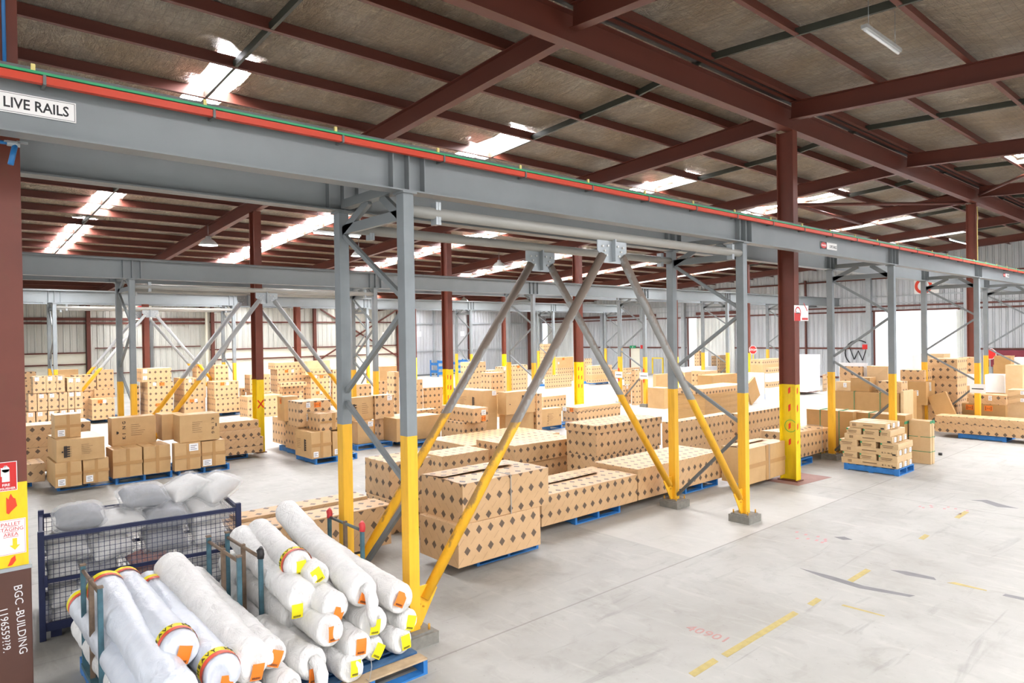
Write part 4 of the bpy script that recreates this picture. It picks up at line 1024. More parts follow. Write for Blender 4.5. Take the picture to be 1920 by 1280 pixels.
 ('AN4', 21.0, 7.544, 1.426, 0.4, 0.583, 0.7, 0, 'l', 'plain carton with dark fringe logo standing right of the graffiti', '', 'logoW'),
 ('AN5', 20.3, 6.953, 1.426, 0.5, 0.605, 0.322, 0, 'd', 'diamond carton on the right end of the huge strapped one', '', ''),
 ('AO0', 23.3, 7.416, 0.0, 0.5, 0.574, 0.84, 0, 'k', 'low crumpled carton in shade beside the fourth yellow post', '', ''),
 ('AO', 23.3, 7.277, 0.84, 0.8, 0.675, 0.725, 0, 'k', 'large plain carton left of the fourth yellow front post', 'wc', ''),
 ('AP', 23.4, 7.361, 1.565, 0.7, 0.696, 0.345, 0, 'd', 'diamond carton above the large plain one by the fourth post', '', ''),
 ('AP2', 26.0, 8.539, 0.0, 0.9, 0.374, 2.295, 0, 'w', 'white wrapped pallet load against the bright doorway, left', '', ''),
 ('AP3', 29.0, 9.427, 0.0, 0.8, 0.32, 2.215, 0, 'd', 'diamond carton load silhouetted in the bright doorway', '', ''),
 ('AP4', 29.0, 8.467, 0.0, 0.8, 0.573, 2.243, 0, 'l', 'pale carton load in the doorway behind the tall diamond block', '', ''),
 ('AQ0', 24.2, 6.707, 0.0, 1.0, 0.826, 0.902, 0, 'd', 'wrapped wide diamond carton, bottom in the block right of the fourth post', '', ''),
 ('AQ1', 24.2, 6.701, 0.902, 1.0, 0.826, 0.664, 0, 'd', 'wrapped wide diamond carton, second in the block right of the fourth post', '', ''),
 ('AQ2', 24.2, 6.695, 1.566, 1.0, 0.825, 0.425, 0, 'd', 'wrapped wide diamond carton, third in the block right of the fourth post', '', ''),
 ('AQ3', 24.2, 6.692, 1.991, 1.0, 0.825, 0.255, 0, 'd', 'wrapped wide diamond carton, top in the block right of the fourth post', '', ''),
 ('AR', 23.3, 6.388, 0.35, 0.16, 0.532, 1.046, 0, 'k', 'brown carton leaning diagonally against the tall diamond block', '', 'lean2'),
 ('AS0', 25.6, 6.631, 0.0, 0.8, 0.432, 0.931, 0, 'k', 'wrapped carton, lowest in the load between the diamond block and fifth post', '', ''),
 ('AS1', 25.6, 6.625, 0.931, 0.8, 0.432, 0.402, 0, 'l', 'wrapped carton, second in the load between the diamond block and fifth post', '', ''),
 ('AS2', 25.6, 6.622, 1.333, 0.8, 0.432, 0.384, 0, 'w', 'wrapped carton, third in the load between the diamond block and fifth post', '', ''),
 ('AS3', 25.6, 6.619, 1.717, 0.8, 0.432, 0.192, 0, 'd', 'wrapped carton, fourth in the load between the diamond block and fifth post', '', ''),
 ('AS4', 25.6, 6.617, 1.909, 0.8, 0.432, 0.331, 0, 'd', 'wrapped carton, topmost in the load between the diamond block and fifth post', '', ''),
 ('AT0', 24.0, 5.416, 0.0, 0.6, 1.123, 0.914, 0, 'k', 'brown cartons on edge with orange labels under the long flat diamond one', 'oc', ''),
 ('AT', 24.0, 5.41, 0.914, 0.6, 0.954, 0.287, 0, 'd', 'long flat diamond carton with white label behind the front long ones', 'wc', ''),
 ('AU0', 24.2, 4.835, 0.0, 0.6, 0.6, 0.938, 0, 'l', 'flat carton with many labels, lowest in the stack at the right frame edge', 'wc', ''),
 ('AU1', 24.2, 4.829, 0.938, 0.6, 0.6, 0.205, 0, 'l', 'flat carton with many labels, middle in the stack at the right frame edge', 'wc', ''),
 ('AU2', 24.2, 4.828, 1.143, 0.6, 0.6, 0.221, 0, 'l', 'flat carton with many labels, topmost in the stack at the right frame edge', 'wc', ''),
 ('AV0', 28.0, 6.345, 0.0, 0.7, 0.587, 0.953, 0, 'k', 'carton under the wrapped pair right of the fifth post', '', ''),
 ('AV1', 28.0, 6.339, 0.953, 0.7, 0.587, 0.615, 0, 'w', 'white wrapped carton right of the fifth yellow post', '', ''),
 ('AV2', 27.5, 5.734, 0.0, 0.5, 0.483, 1.939, 0, 'l', 'tall beige blank carton near the right edge', '', ''),
 ('AV3', 31.0, 6.855, 0.0, 0.6, 0.54, 1.772, 0, 'k', 'plain carton below another in front of the maroon panel', '', ''),
 ('AV4', 31.0, 6.827, 1.772, 0.6, 0.539, 0.348, 0, 'k', 'plain carton highest in front of the maroon panel', '', ''),
 ('AV5', 31.5, 6.45, 0.0, 0.6, 0.415, 2.05, 0, 'w', 'white wrapped load at the right edge in front of the maroon panel', '', ''),
 ('FB0', 27.945, 28.812, 0.0, 2.182, 0.136, 0.402, 0, 'd', 'lower flat diamond carton on the blue pallet left of the centre red column', '', ''),
 ('FB1', 27.947, 28.809, 0.402, 2.182, 0.136, 0.378, 0, 'd', 'upper flat diamond carton on the blue pallet left of the centre red column', '', ''),
 ('FC0', 31.518, 28.407, 0.15, 1.925, 0.491, 0.199, 0, 'd', 'bottom long carton on the far pallet right of the centre red column', '', ''),
 ('FC1', 31.519, 28.405, 0.349, 1.925, 0.491, 0.298, 0, 'p', 'middle long carton on the far pallet right of the centre red column', '', ''),
 ('FC2', 31.522, 28.401, 0.647, 1.925, 0.491, 0.563, 0, 'd', 'top long carton on the far pallet right of the centre red column', '', ''),
 ('FD0', 32.374, 32.29, 0.0, 1.555, 0.407, 0.509, 0, 'p', 'bottom mixed carton in the far load behind the centre red column, orange labels', 'o', ''),
 ('FD1', 32.377, 32.286, 0.509, 1.555, 0.406, 0.43, 0, 'd', 'second mixed carton in the far load behind the centre red column, orange labels', '', ''),
 ('FD2', 32.381, 32.28, 0.939, 1.555, 0.406, 0.43, 0, 'p', 'third mixed carton in the far load behind the centre red column, orange labels', 'w', ''),
 ('FD3', 32.384, 32.275, 1.369, 1.555, 0.406, 0.287, 0, 'p', 'top mixed carton in the far load behind the centre red column, orange labels', 'o', ''),
 ('FE0', 32.47, 30.379, 0.0, 0.614, 0.285, 0.567, 0, 'p', 'bottom plain carton of the far load touching the centre red column', '', ''),
 ('FE1', 32.474, 30.374, 0.567, 0.614, 0.285, 0.487, 0, 'p', 'middle plain carton of the far load touching the centre red column', '', ''),
 ('FE2', 32.477, 30.367, 1.054, 0.614, 0.285, 0.348, 0, 'p', 'top plain carton of the far load touching the centre red column', '', ''),
 ('FF0', 33.524, 30.685, 0.0, 0.527, 0.192, 0.931, 0, 'p', 'lower carton at the far back right of the centre red column', '', ''),
 ('FF1', 33.529, 30.676, 0.931, 0.527, 0.192, 0.639, 0, 'd', 'upper carton at the far back right of the centre red column', '', ''),
 ('FG0', 34.29, 35.562, 0.0, 1.204, 0.733, 0.926, 0, 'd', 'bottom tall leaning diamond carton in the corner by the narrow bright gap', '', ''),
 ('FG1', 34.296, 35.552, 0.926, 1.204, 0.733, 0.814, 0, 'd', 'middle tall leaning diamond carton in the corner by the narrow bright gap', '', ''),
 ('FG2', 34.301, 35.54, 1.74, 1.203, 0.732, 0.775, 0, 'd', 'top tall leaning diamond carton in the corner by the narrow bright gap', '', ''),
 ('FH0', 24.1, 19.705, 0.0, 0.42, 0.184, 0.853, 0, 'd', 'narrow diamond carton upright beside the notice posts', 'w', ''),
 ('FI0', 24.0, 19.05, 0.0, 0.418, 0.239, 1.576, 0, 'd', 'tall diamond carton slab behind the front notice post', '', ''),
 ('FJ0', 24.4, 18.976, 0.0, 0.424, 0.3, 1.107, 0, 'p', 'plain carton right of the tall diamond slab', '', ''),
 ('FK0', 29.67, 23.982, 0.0, 0.943, 0.377, 0.623, 0, 'd', 'lower diamond carton behind the notice posts, left', '', ''),
 ('FK1', 29.673, 23.976, 0.623, 0.943, 0.377, 0.355, 0, 'd', 'upper diamond carton behind the notice posts, left', '', ''),
 ('FL0', 23.535, 17.193, 0.0, 0.639, 0.85, 0.62, 0, 'p', 'lower plain square carton in front of the second back post', '', ''),
 ('FL1', 23.538, 17.189, 0.62, 0.639, 0.85, 0.246, 0, 'p', 'upper plain square carton in front of the second back post', '', ''),
 ('FL20', 28.613, 21.39, 0.0, 1.479, 0.202, 0.562, 0, 'p', 'lower plain carton behind the square one near the second back post', '', ''),
 ('FL21', 28.616, 21.386, 0.562, 1.478, 0.202, 0.495, 0, 'p', 'upper plain carton behind the square one near the second back post', '', ''),
 ('FM0', 37.137, 31.44, 0.0, 1.058, 0.494, 0.604, 0, 'p', 'low carton far off left of the notice posts', '', ''),
 ('FN0', 38.628, 31.451, 0.0, 1.54, 0.345, 0.691, 0, 'd', 'small diamond carton far off at the notice posts', '', ''),
 ('AK0', 20.55, 13.298, 0.0, 2.915, 1.188, 0.465, 0, 'k', 'bottom flat brown carton in the stack behind the second front post', '', ''),
 ('AK1', 20.553, 13.295, 0.465, 2.914, 1.188, 0.185, 0, 'k', 'second flat brown carton in the stack behind the second front post', '', ''),
 ('AK2', 20.554, 13.293, 0.65, 2.914, 1.188, 0.185, 0, 'k', 'third flat brown carton in the stack behind the second front post', '', ''),
 ('AK3', 20.556, 13.291, 0.836, 2.914, 1.187, 0.185, 0, 'k', 'top flat brown carton in the stack behind the second front post', '', ''),
 ('AKt', 20.512, 13.345, 1.021, 3.057, 1.1, 0.204, 0, 'd', 'top lidded diamond carton of the flat stack behind the second front post', '', ''),
 ('AKl', 27.131, 15.221, 0.02, 0.816, 0.125, 0.946, 0, 'k', 'brown carton leaning against the end of the flat stack', '', 'lean2'),
 ('AK6', 24.644, 15.6, 0.0, 1.968, 0.7, 1.4, 0, 'k', 'glossy brown wrapped carton behind the flat stack', '', ''),
 ('AK7', 25.691, 16.6, 0.0, 0.987, 0.7, 1.5, 0, 'd', 'diamond carton left of the glossy brown wrapped one', '', ''),
 ('FO0', 35.594, 24.431, 0.0, 1.977, 0.155, 0.479, 0, 'p', 'bottom wrapped flat carton in the far load left of the bright door gap panel', '', ''),
 ('FO1', 35.597, 24.427, 0.479, 1.977, 0.155, 0.263, 0, 'p', 'middle wrapped flat carton in the far load left of the bright door gap panel', '', ''),
 ('FO2', 35.599, 24.424, 0.742, 1.977, 0.155, 0.197, 0, 'w', 'top wrapped flat carton in the far load left of the bright door gap panel', '', ''),
 ('FP0', 42.554, 27.93, 0.0, 0.684, 0.447, 1.847, 0, 'd', 'tall diamond slab on end before the white sliding panel, left', '', ''),
 ('FQ0', 43.336, 26.767, 0.0, 0.775, 0.216, 1.528, 0, 'd', 'diamond slab on end before the white sliding panel, right', '', ''),
 ('FP20', 42.348, 27.095, 0.0, 0.409, 0.261, 1.782, 0, 'w', 'white-edged slab on end before the white sliding panel', '', ''),
 ('FP30', 42.819, 26.962, 0.0, 0.414, 0.173, 1.504, 0, 'd', 'narrow diamond slab on end before the white sliding panel', '', ''),
 ('FR0', 39.397, 26.151, 0.0, 2.601, 1.186, 0.545, 0, 'd', 'lower carton of the broad wrapped load before the white sliding panel', '', ''),
 ('FR1', 39.4, 26.147, 0.545, 2.601, 1.185, 0.287, 0, 'w', 'upper carton of the broad wrapped load before the white sliding panel', '', ''),
 ('FS0', 27.991, 15.445, 0.0, 0.655, 0.9, 1.333, 0, 'w', 'tall white wrapped load right of the second front post', '', ''),
 ('FT0', 29.454, 15.671, 0.0, 1.725, 0.209, 0.592, 0, 'w', 'bottom carton of the white and diamond load left of the no smoking column', '', ''),
 ('FT1', 29.457, 15.667, 0.592, 1.724, 0.209, 0.27, 0, 'd', 'second carton of the white and diamond load left of the no smoking column', '', ''),
 ('FT2', 29.459, 15.664, 0.862, 1.724, 0.209, 0.393, 0, 'w', 'third carton of the white and diamond load left of the no smoking column', '', ''),
 ('FT3', 29.462, 15.661, 1.255, 1.724, 0.209, 0.245, 0, 'd', 'top carton of the white and diamond load left of the no smoking column', '', ''),
 ('FU0', 32.459, 17.6, 0.0, 2.216, 0.7, 1.483, 0, 'p', 'lower carton topped with white plastic behind the second front post', '', ''),
 ('FU1', 32.469, 17.6, 1.483, 2.237, 0.7, 0.272, 0, 'd', 'upper carton topped with white plastic behind the second front post', '', ''),
 ('FV0', 33.143, 15.668, 0.15, 1.523, 0.9, 1.323, 0, 'w', 'lower white wrapped load right of the no smoking column', '', ''),
 ('FV1', 33.15, 15.656, 1.473, 1.522, 0.9, 0.502, 0, 'w', 'upper white wrapped load right of the no smoking column', '', ''),
 ('FW0', 35.638, 16.247, 0.0, 0.311, 0.085, 0.712, 0, 'p', 'small carton leaning on the white wrapped load', '', ''),
 ('FX0', 35.814, 16.019, 0.0, 0.441, 0.056, 0.879, 0, 'd', 'narrow upright diamond carton left of the third back post', '', ''),
 ('FY0', 25.347, 33.663, 0.0, 0.625, 0.664, 0.877, 0, 'p', 'plain carton far off right of the dashed yellow column', '', ''),
 ('FY2', 14.615, 19.8, 0.0, 1.731, 0.8, 1.05, 0, 'l', 'wide plain carton with orange label right of the dashed yellow column', 'ow', ''),
 ('FZ1', 18.49, 24.0, 0.0, 0.99, 0.6, 2.018, 0, 'd', 'tall diamond carton with white label behind the big V leg', 'w', ''),
 ('FZ2', 17.329, 21.0, 0.0, 0.66, 0.7, 1.692, 0, 'd', 'diamond carton right of the one with black initials, centre', '', ''),
 ('FZ3', 22.083, 27.0, 0.0, 0.844, 0.6, 1.4, 0, 'd', 'long diamond carton at back, centre left of the middle lattice pair', '', ''),
 ('FZ4', 22.201, 26.0, 0.0, 0.588, 0.6, 1.6, 0, 'd', 'diamond carton with white label at the foot of the middle lattice pair', 'w', ''),
 ('FZ5', 23.726, 27.0, 0.0, 1.093, 0.6, 1.6, 0, 'd', 'diamond carton between the middle lattice posts with orange dot', 'o', ''),
 ('FZ6', 17.092, 19.9, 0.0, 1.474, 0.7, 0.87, 0, 'p', 'long plain carton low behind the V legs, centre', '', ''),
]
PALLETS = [
 (5.776, 7.371, 0, 1.165, 1.165, 0, 'b', 'blue pallet under the nearest two-high diamond cartons by the big V brace'),
 (4.084, 9.283, 0, 1.165, 1.165, 0, 'b', 'blue pallet mostly hidden under the low wide carton beside the cage'),
 (8.236, 7.838, 0, 1.165, 1.165, 0, 'b', 'blue pallet jutting from under the long carton between the V legs'),
 (11.372, 7.826, 0, 1.165, 1.165, 0, 'b', 'blue pallet behind the feet of the second yellow post pair'),
 (13.702, 7.52, 0, 1.165, 1.165, 0, 'b', 'blue pallet under the large plain strapped carton'),
 (15.067, 7.543, 0, 1.165, 1.165, 0, 'b', 'blue pallet under the sagging diamond carton behind the no smoking column'),
 (2.231, 17.322, 0, 1.165, 1.165, 0, 'b', 'blue pallet under the three-high plain cartons at left'),
 (3.291, 17.155, 0, 1.165, 1.165, 0, 'b', 'blue pallet under the two plain cartons second from left'),
 (4.591, 17.151, 0, 1.165, 1.165, 0, 'b', 'blue pallet under the plain cartons third from left'),
 (5.54, 18.516, 0, 1.165, 1.165, 0, 'b', 'blue pallet under the four flat diamond cartons left of the orange cross'),
 (0.726, 18.355, 0, 1.165, 1.165, 0, 'b', 'dark blue pallet corner beside the leftmost column'),
 (5.066, 30.958, 0, 1.165, 1.165, 0, 'b', 'dark pallet under the diamond carton left of the middle-line yellow feet'),
 (9.611, 29.517, 0, 1.165, 1.165, 0, 'b', 'dark blue pallet under the pair left of the yellow column'),
 (7.533, 16.143, 0, 1.165, 1.165, 0, 'b', 'blue pallet under plain cartons just left of the nearest back post'),
 (7.783, 17.861, 0, 1.165, 1.165, 0, 'b', 'blue pallet behind another, left of the nearest back post'),
 (9.291, 17.269, 0, 1.165, 1.165, 0, 'b', 'blue pallet between the two nearest posts, left part'),
 (10.691, 16.447, 0, 1.165, 1.165, 0, 'b', 'blue pallet under the large plain carton behind the nearest post'),
 (15.887, 16.258, 0, 1.165, 1.165, 0, 'b', 'dark pallet under the small lettered plain carton by the right V leg'),
 (15.971, 5.529, 0, 0.9, 1.165, 0, 'b', 'blue pallet under the criss-cross stack of small flat cartons'),
 (22.767, 5.127, 0, 1.165, 1.165, 0, 'b', 'blue pallet under the long diamond cartons at right'),
 (28.967, 29.311, 0, 1.165, 1.165, 0, 'b', 'blue pallet far off left of the centre red column'),
 (32.358, 28.804, 0, 1.165, 1.165, 0, 'b', 'blue pallet far off right of the centre red column'),
 (29.91, 15.967, 0, 1.165, 1.165, 0, 'b', 'blue pallet far off left of the no smoking column'),
 (34.185, 16.162, 0, 1.165, 1.165, 0, 'r', 'pinkish pallet under the white wrapped load right of the no smoking column'),
]
for row in CARTONS: carton(row)
for (x, y, z, a, b, rot, mat, lab) in PALLETS: make_pallet(x, y, z, a, b, rot, mat, lab)
# ---------------------------------------------------------------- stillages with wrapped rolls, lower left
def stillage_frame(x, y0, y1, lab, cap=None, h=1.1):
    t = thing('stillage_frame', lab, 'steel frame', (x, 0, 0), 0, 'pallet end frames around the rolls')
    n = 3
    for k, y in enumerate((y0, (y0 + y1) / 2, y1)):
        top = h if k != 1 else h - .02
        p = MB().box(-.02, .02, y - .02, y + .02, .15, top)
        p.build('upright', ['stillage_blue', 'stillage_rust', 'stillage_blue'][k], t, bevel=.004)
        if k != 1:
            c = MB().box(-.024, .024, y - .024, y + .024, top - .004, top + .012)
            if cap and (cap != 'black_plastic' or k == 0):
                c = MB(); c.sweep([(0, y, top - .06), (.005, y, top - .02), (0, y + .005, top + .02), (.02, y + .03, top + .045)], [.032, .034, .036, .012], 9)
                c.build('end_cap', cap, t)
            else: c.build('end_cap', 'stillage_rust', t)
    MB().tube((0, y0, h - .05), (0, y1, h - .05), .017, 10).build('top_rail', 'stillage_rust' if cap != 'cap_red' else 'stillage_steel', t)
    MB().box(-.03, .03, y0, y1, .15, .19).build('foot_rail', 'stillage_blue', t)
    return t
stillage_frame(1.14, 6.64, 7.42, 'rusty blue-grey end frame at the left of the wrapped rolls')
stillage_frame(2.30, 6.64, 7.54, 'rusty blue-grey end frame in the middle of the rolls, left one')
stillage_frame(2.50, 6.62, 7.56, 'rusty end frame in the middle of the rolls with one black cap', 'black_plastic')
stillage_frame(3.68, 6.75, 7.54, 'grey end frame with red taped corners beside the nearest yellow post', 'cap_red')
def roll(key, n, f, r, mat, lab, sticker=None, rings=(), tail=False, srot=0, soff=(0, 0)):
    """a wrapped roll from its near end n to its far end f"""
    n, f = Vector(n), Vector(f); rn = random.Random(key); d = (f - n).normalized(); L = (f - n).length
    t = thing('wrapped_roll', lab, 'roll', n, 0, 'wrapped rolls on the pallets')
    pts, rad = [], []
    prof = [(-.034, .3), (-.032, .62), (-.022, .86), (.005, .97), (.05, 1.0)]
    k = 12
    prof += [(.05 + (L - .1) * i / k, 1.0 + rn.uniform(-.05, .05)) for i in range(1, k)] + [(L - .05, 1.0), (L - .01, .93), (L + .01, .7), (L + .015, .3)]
    side = Vector((0, 0, 1)).cross(d).normalized()
    for s_, q in prof:
        w = math.sin(math.pi * max(0, min(1, s_ / L)))
        pts.append(d * s_ + side * rn.uniform(-.006, .006) + Vector((0, 0, -.02 * w))); rad.append(r * q)
    body = MB().sweep(pts, rad, 20).build('wrapper', mat, t)
    tx = bpy.data.textures.get('wrinkle') or bpy.data.textures.new('wrinkle', 'CLOUDS'); tx.noise_scale = .09
    sb = body.modifiers.new('sub', 'SUBSURF'); sb.levels = 1; sb.render_levels = 2
    dm = body.modifiers.new('crease', 'DISPLACE'); dm.texture = tx; dm.strength = .02; dm.texture_coords = 'OBJECT' if False else 'LOCAL'
    up = d.cross(side)
    for (s0, word) in rings:
        c = d * s0
        g = MB().sweep([c, c + d * .05], r * 1.035, 28, False)
        g.build('ring', 'print_red', t)
        g = MB().sweep([c + d * .055, c + d * .12], r * 1.03, 28, False); rb = g.build('ring', 'label_yellow', t)
        if word:
            for q, ch in enumerate('HEAVY HEAVY'):
                if ch == ' ': continue
                ang = math.pi / 2 - 1.65 + q * .33
                rad_ = side * math.cos(ang) + up * math.sin(ang); tang = -side * math.sin(ang) + up * math.cos(ang)
                text('lettering', ch, .055, frame(c + d * .062 + rad_ * r * 1.045, tang, d), 'sign_black', rb, .001, bold=True)
    if tail:
        a = Vector((.0, -.03, r * .4)); g = MB()
        g.sweep([a, a + Vector((.02, -.06, -.03)), a + Vector((.03, -.09, -.12)), a + Vector((.02, -.10, -.24)), a + Vector((.03, -.09, -.34))], [.05, .055, .06, .05, .028], 9)
        g.build('tied_end', 'woven_wrap', t)
    if sticker:
        w_, h_ = (.10, .135)
        yv = Vector((0, .06, 1)).normalized(); base = d * -.052
        xv = Vector((1, 0, 0)); zr_ = math.radians(srot)
        X = xv * math.cos(zr_) + yv * math.sin(zr_); Y = -xv * math.sin(zr_) + yv * math.cos(zr_)
        o_ = base + X * (-w_ / 2 + soff[0]) + Y * (-h_ / 2 + soff[1])
        M = frame(o_, X, Y)
        p = MB()
        nn = 6       # a sheet that follows the domed end
        for i in range(nn):
            u0, u1 = i / nn, (i + 1) / nn
            def pt(u, v):
                q = M @ Vector((u * w_, v * h_, 0)); rr = ((u - .5) * w_ + soff[0]) ** 2 + ((v - .5) * h_ + soff[1]) ** 2
                return q + d * (rr * 1.2 - .002)
            for j in range(nn):
                v0, v1 = j / nn, (j + 1) / nn
                i0 = p.add([pt(u0, v0), pt(u1, v0), pt(u1, v1), pt(u0, v1)]); p.face((i0, i0 + 1, i0 + 2, i0 + 3))
        s_ = p.build('sticker', {'o': 'label_orange', 'y': 'label_yellow'}[sticker], t); s_['label'] = {'o': 'orange sticker', 'y': 'yellow sticker'}[sticker]
        g = MB(); 
        for i in range(7):
            u = .15 + .1 * i; a_, b_ = .08, .24
            def pt2(u, v):
                q = M @ Vector((u * w_, v * h_, 0)); rr = ((u - .5) * w_ + soff[0]) ** 2 + ((v - .5) * h_ + soff[1]) ** 2
                return q + d * (rr * 1.2 - .0045)
            for (va, vb) in ((.08, .22),):
                if vb > .5 and i % 3 == 2: continue
                i0 = g.add([pt2(u, va), pt2(u + .06, va), pt2(u + .06, vb), pt2(u, vb)]); g.face((i0, i0 + 1, i0 + 2, i0 + 3))
        g.build('barcode', 'sign_black', s_)
    return t
W_, S_ = 'woven_wrap', 'poly_sleeve'
ROLLS = [
 ('r1', (3.06, 5.62, .84), (3.30, 7.9, 1.13), .145, W_, 'long white wrapped roll on top of the right pile, far end highest', 'o', (), True, -25, (.01, -.02)),
 ('r2', (3.42, 5.55, .70), (3.47, 7.45, .80), .145, W_, 'white roll at the right side of the right pile, two orange stickers', 'o', (), False, -30, (-.03, 0)),
 ('r3', (3.53, 5.60, .44), (3.50, 7.5, .46), .115, W_, 'white roll with yellow sticker, right side, second from the bottom', 'y', (), False, -20, (0, 0)),
 ('r4', (3.44, 5.58, .28), (3.36, 7.6, .28), .125, W_, 'white roll with yellow sticker lowest at the right end', 'y', (), False, 4, (.02, 0)),
 ('r5', (3.14, 5.58, .55), (3.20, 7.6, .55), .14, W_, 'white roll with yellow sticker in the middle of the right pile', 'y', (), False, -8, (.0, -.03)),
 ('r6', (2.80, 5.66, .76), (2.95, 7.7, .74), .135, W_, 'white roll with orange sticker under the topmost long one', 'o', (), False, -22, (.03, -.05)),
 ('r7', (2.68, 5.52, .62), (2.92, 7.6, .50), .135, W_, 'white roll with upright orange sticker, left of the right pile', 'o', (), False, -2, (.02, -.01)),
 ('r8', (2.93, 5.47, .42), (3.10, 7.6, .40), .13, W_, 'white roll with crumpled orange sticker low in the right pile', 'o', (), False, -8, (.0, .02)),
 ('r9', (3.17, 5.62, .28), (3.12, 7.6, .28), .11, W_, 'white roll with a slanted yellow sticker at the bottom of the right pile', 'y', (), False, -35, (.02, 0)),
 ('r10', (2.83, 5.43, .27), (2.86, 7.6, .27), .12, W_, 'white roll with yellow sticker lowest at the left of the right pile', 'y', (), False, -6, (.02, .02)),
 ('r12', (2.74, 6.30, 1.0), (2.98, 7.95, .96), .14, W_, 'white roll with a printed ring and yellow sticker behind the capped frame', 'y', ((.02, True),), False, 0, (.02, -.02)),
 ('r13', (2.84, 6.10, .92), (3.08, 7.8, .82), .125, W_, 'white roll with yellow sticker between the ringed one and the top one', 'y', (), False, 25, (.0, .02)),
 ('r14', (2.62, 5.95, .80), (2.80, 8.0, .90), .15, W_, 'white roll leaning beside the black-capped frame', 'y', (), False, 0, (-.06, -.08)),
 ('r22', (2.66, 6.3, .52), (2.70, 8.15, .62), .13, W_, 'white roll behind the middle frames, its far end near the cage', None),
 ('r23', (2.66, 5.9, .30), (2.68, 8.10, .36), .13, W_, 'white roll at the bottom behind the middle frames', None),
 ('r15', (2.17, 5.52, .58), (2.16, 7.6, .70), .12, W_, 'small white roll with orange sticker at the right of the left pile', 'o', (), False, -25, (.01, -.01)),
 ('r16', (1.97, 5.45, .60), (1.92, 7.55, .88), .165, W_, 'big white roll with a torn seam topmost in the left pile', 'o', (), False, -12, (.04, -.05)),
 ('r18', (1.72, 5.35, .64), (1.72, 7.6, .74), .14, S_, 'clear sleeved roll with HEAVY ring between the big white and grey ones', 'o', ((.04, True), (1.95, False)), False, -12, (.02, -.06)),
 ('r17', (1.50, 5.62, .80), (1.52, 7.65, .80), .14, S_, 'grey sleeved roll with HEAVY ring and orange sticker, left pile', 'o', ((.08, True), (1.90, False)), False, -18, (.01, -.02)),
 ('r19', (1.36, 5.20, .66), (1.32, 7.5, .84), .155, S_, 'fat grey sleeved roll at the left beside the rusty frame', None, ((2.15, False),)),
 ('r20', (1.30, 5.5, .42), (1.20, 8.0, .60), .13, S_, 'grey sleeved roll with printed ring at the far left of the pile', None, ((2.3, False),)),
 ('r21', (1.30, 5.4, .28), (1.22, 7.95, .36), .125, W_, 'white roll low at the left edge of the pile', None),
 ('r24', (1.62, 5.4, .40), (1.50, 7.9, .40), .13, W_, 'white roll low in the left pile under the grey sleeved ones', None),
 ('r25', (1.95, 5.35, .34), (1.95, 7.6, .34), .13, W_, 'white roll low in the left pile under the big white one', 'o', (), False, 5, (0, 0)),
 ('r26', (2.24, 5.36, .34), (2.22, 7.6, .36), .12, W_, 'white roll low at the right of the left pile, tied cloth end', None, (), True),
 ('r27', (2.50, 5.5, .40), (2.46, 6.55, .40), .14, W_, 'short white roll between the two piles with a long tied cloth end', 'o', (), True, 0, (0, -.08)),
]
for a in ROLLS: roll(*a)
make_pallet(2.42, 5.36, 0, 1.165, 1.165, 0, 'x', 'worn blue pallet with a bare wood front board under the right rolls')
make_pallet(2.42, 6.58, 0, 1.165, 1.165, 0, 'b', 'blue pallet under the far ends of the right rolls')
make_pallet(1.14, 5.30, 0, 1.165, 1.165, 0, 'b', 'blue pallet under the near ends of the left rolls')
make_pallet(1.14, 6.52, 0, 1.165, 1.165, 0, 'b', 'blue pallet under the rusty left end frame')
# string from the right rolls down to the pallet
m = MB().sweep([(2.95, 5.30, .42), (2.955, 5.29, .30), (2.95, 5.33, .155), (2.96, 5.40, .152)], .0035, 6)
tag(m.build('string', 'strap_grey'), 'thin loose string hanging from the right rolls onto the pallet board', 'string')
# sagging sheeted bundle at the very corner
def blob(name, mat, c, s, rz, lab, cat, seed, group=None, tilt=(0, 0), parent=None, nb=5, sq=2.6, disp=.03):
    rn = random.Random(seed); m = MB(); N = 14; idx = {}
    for s_ in (1, -1):
        for i in range(N + 1):
            for j in range(N + 1):
                u, v = 2 * i / N - 1, 2 * j / N - 1
                edge = i in (0, N) or j in (0, N)
                if edge and s_ < 0: idx[s_, i, j] = idx[1, i, j]; continue
                x = s[0] * u * (1 - .10 * (1 - abs(v)) * 0 - .07 * (1 - v * v) * abs(u)); y = s[1] * v * (1 - .07 * (1 - u * u) * abs(v))
                z = s_ * s[2] * max(0, (1 - u ** 4) * (1 - v ** 4)) ** .55
                idx[s_, i, j] = m.add([(x, y, z)])
    for s_ in (1, -1):
        for i in range(N):
            for j in range(N):
                q = [idx[s_, i, j], idx[s_, i + 1, j], idx[s_, i + 1, j + 1], idx[s_, i, j + 1]]
                m.face(q if s_ > 0 else q[::-1], None, True)
    o = m.build(name, mat, parent)
    o.location = c; o.rotation_euler = (tilt[0], tilt[1], rz)
    tx = bpy.data.textures.get('pucker%d' % nb) or bpy.data.textures.new('pucker%d' % nb, 'CLOUDS'); tx.noise_scale = .12 if nb == 5 else .06
    sb = o.modifiers.new('sub', 'SUBSURF'); sb.levels = 1; sb.render_levels = 2
    dm = o.modifiers.new('pucker', 'DISPLACE'); dm.texture = tx; dm.strength = disp
    if lab: tag(o, lab, cat, group)
    return o
blob('sheeted_bundle', 'poly_sleeve', (.84, 6.0, .15), (.24, .55, .15), .06, 'grey plastic-sheeted bundle on the floor at the bottom left corner', 'bundle', 4)
blob('sheeted_bundle', 'poly_sleeve', (1.0, 5.0, .13), (.14, .55, .13), -.02, 'second grey sheeted bundle against the rolls at the bottom left corner', 'bundle', 5)

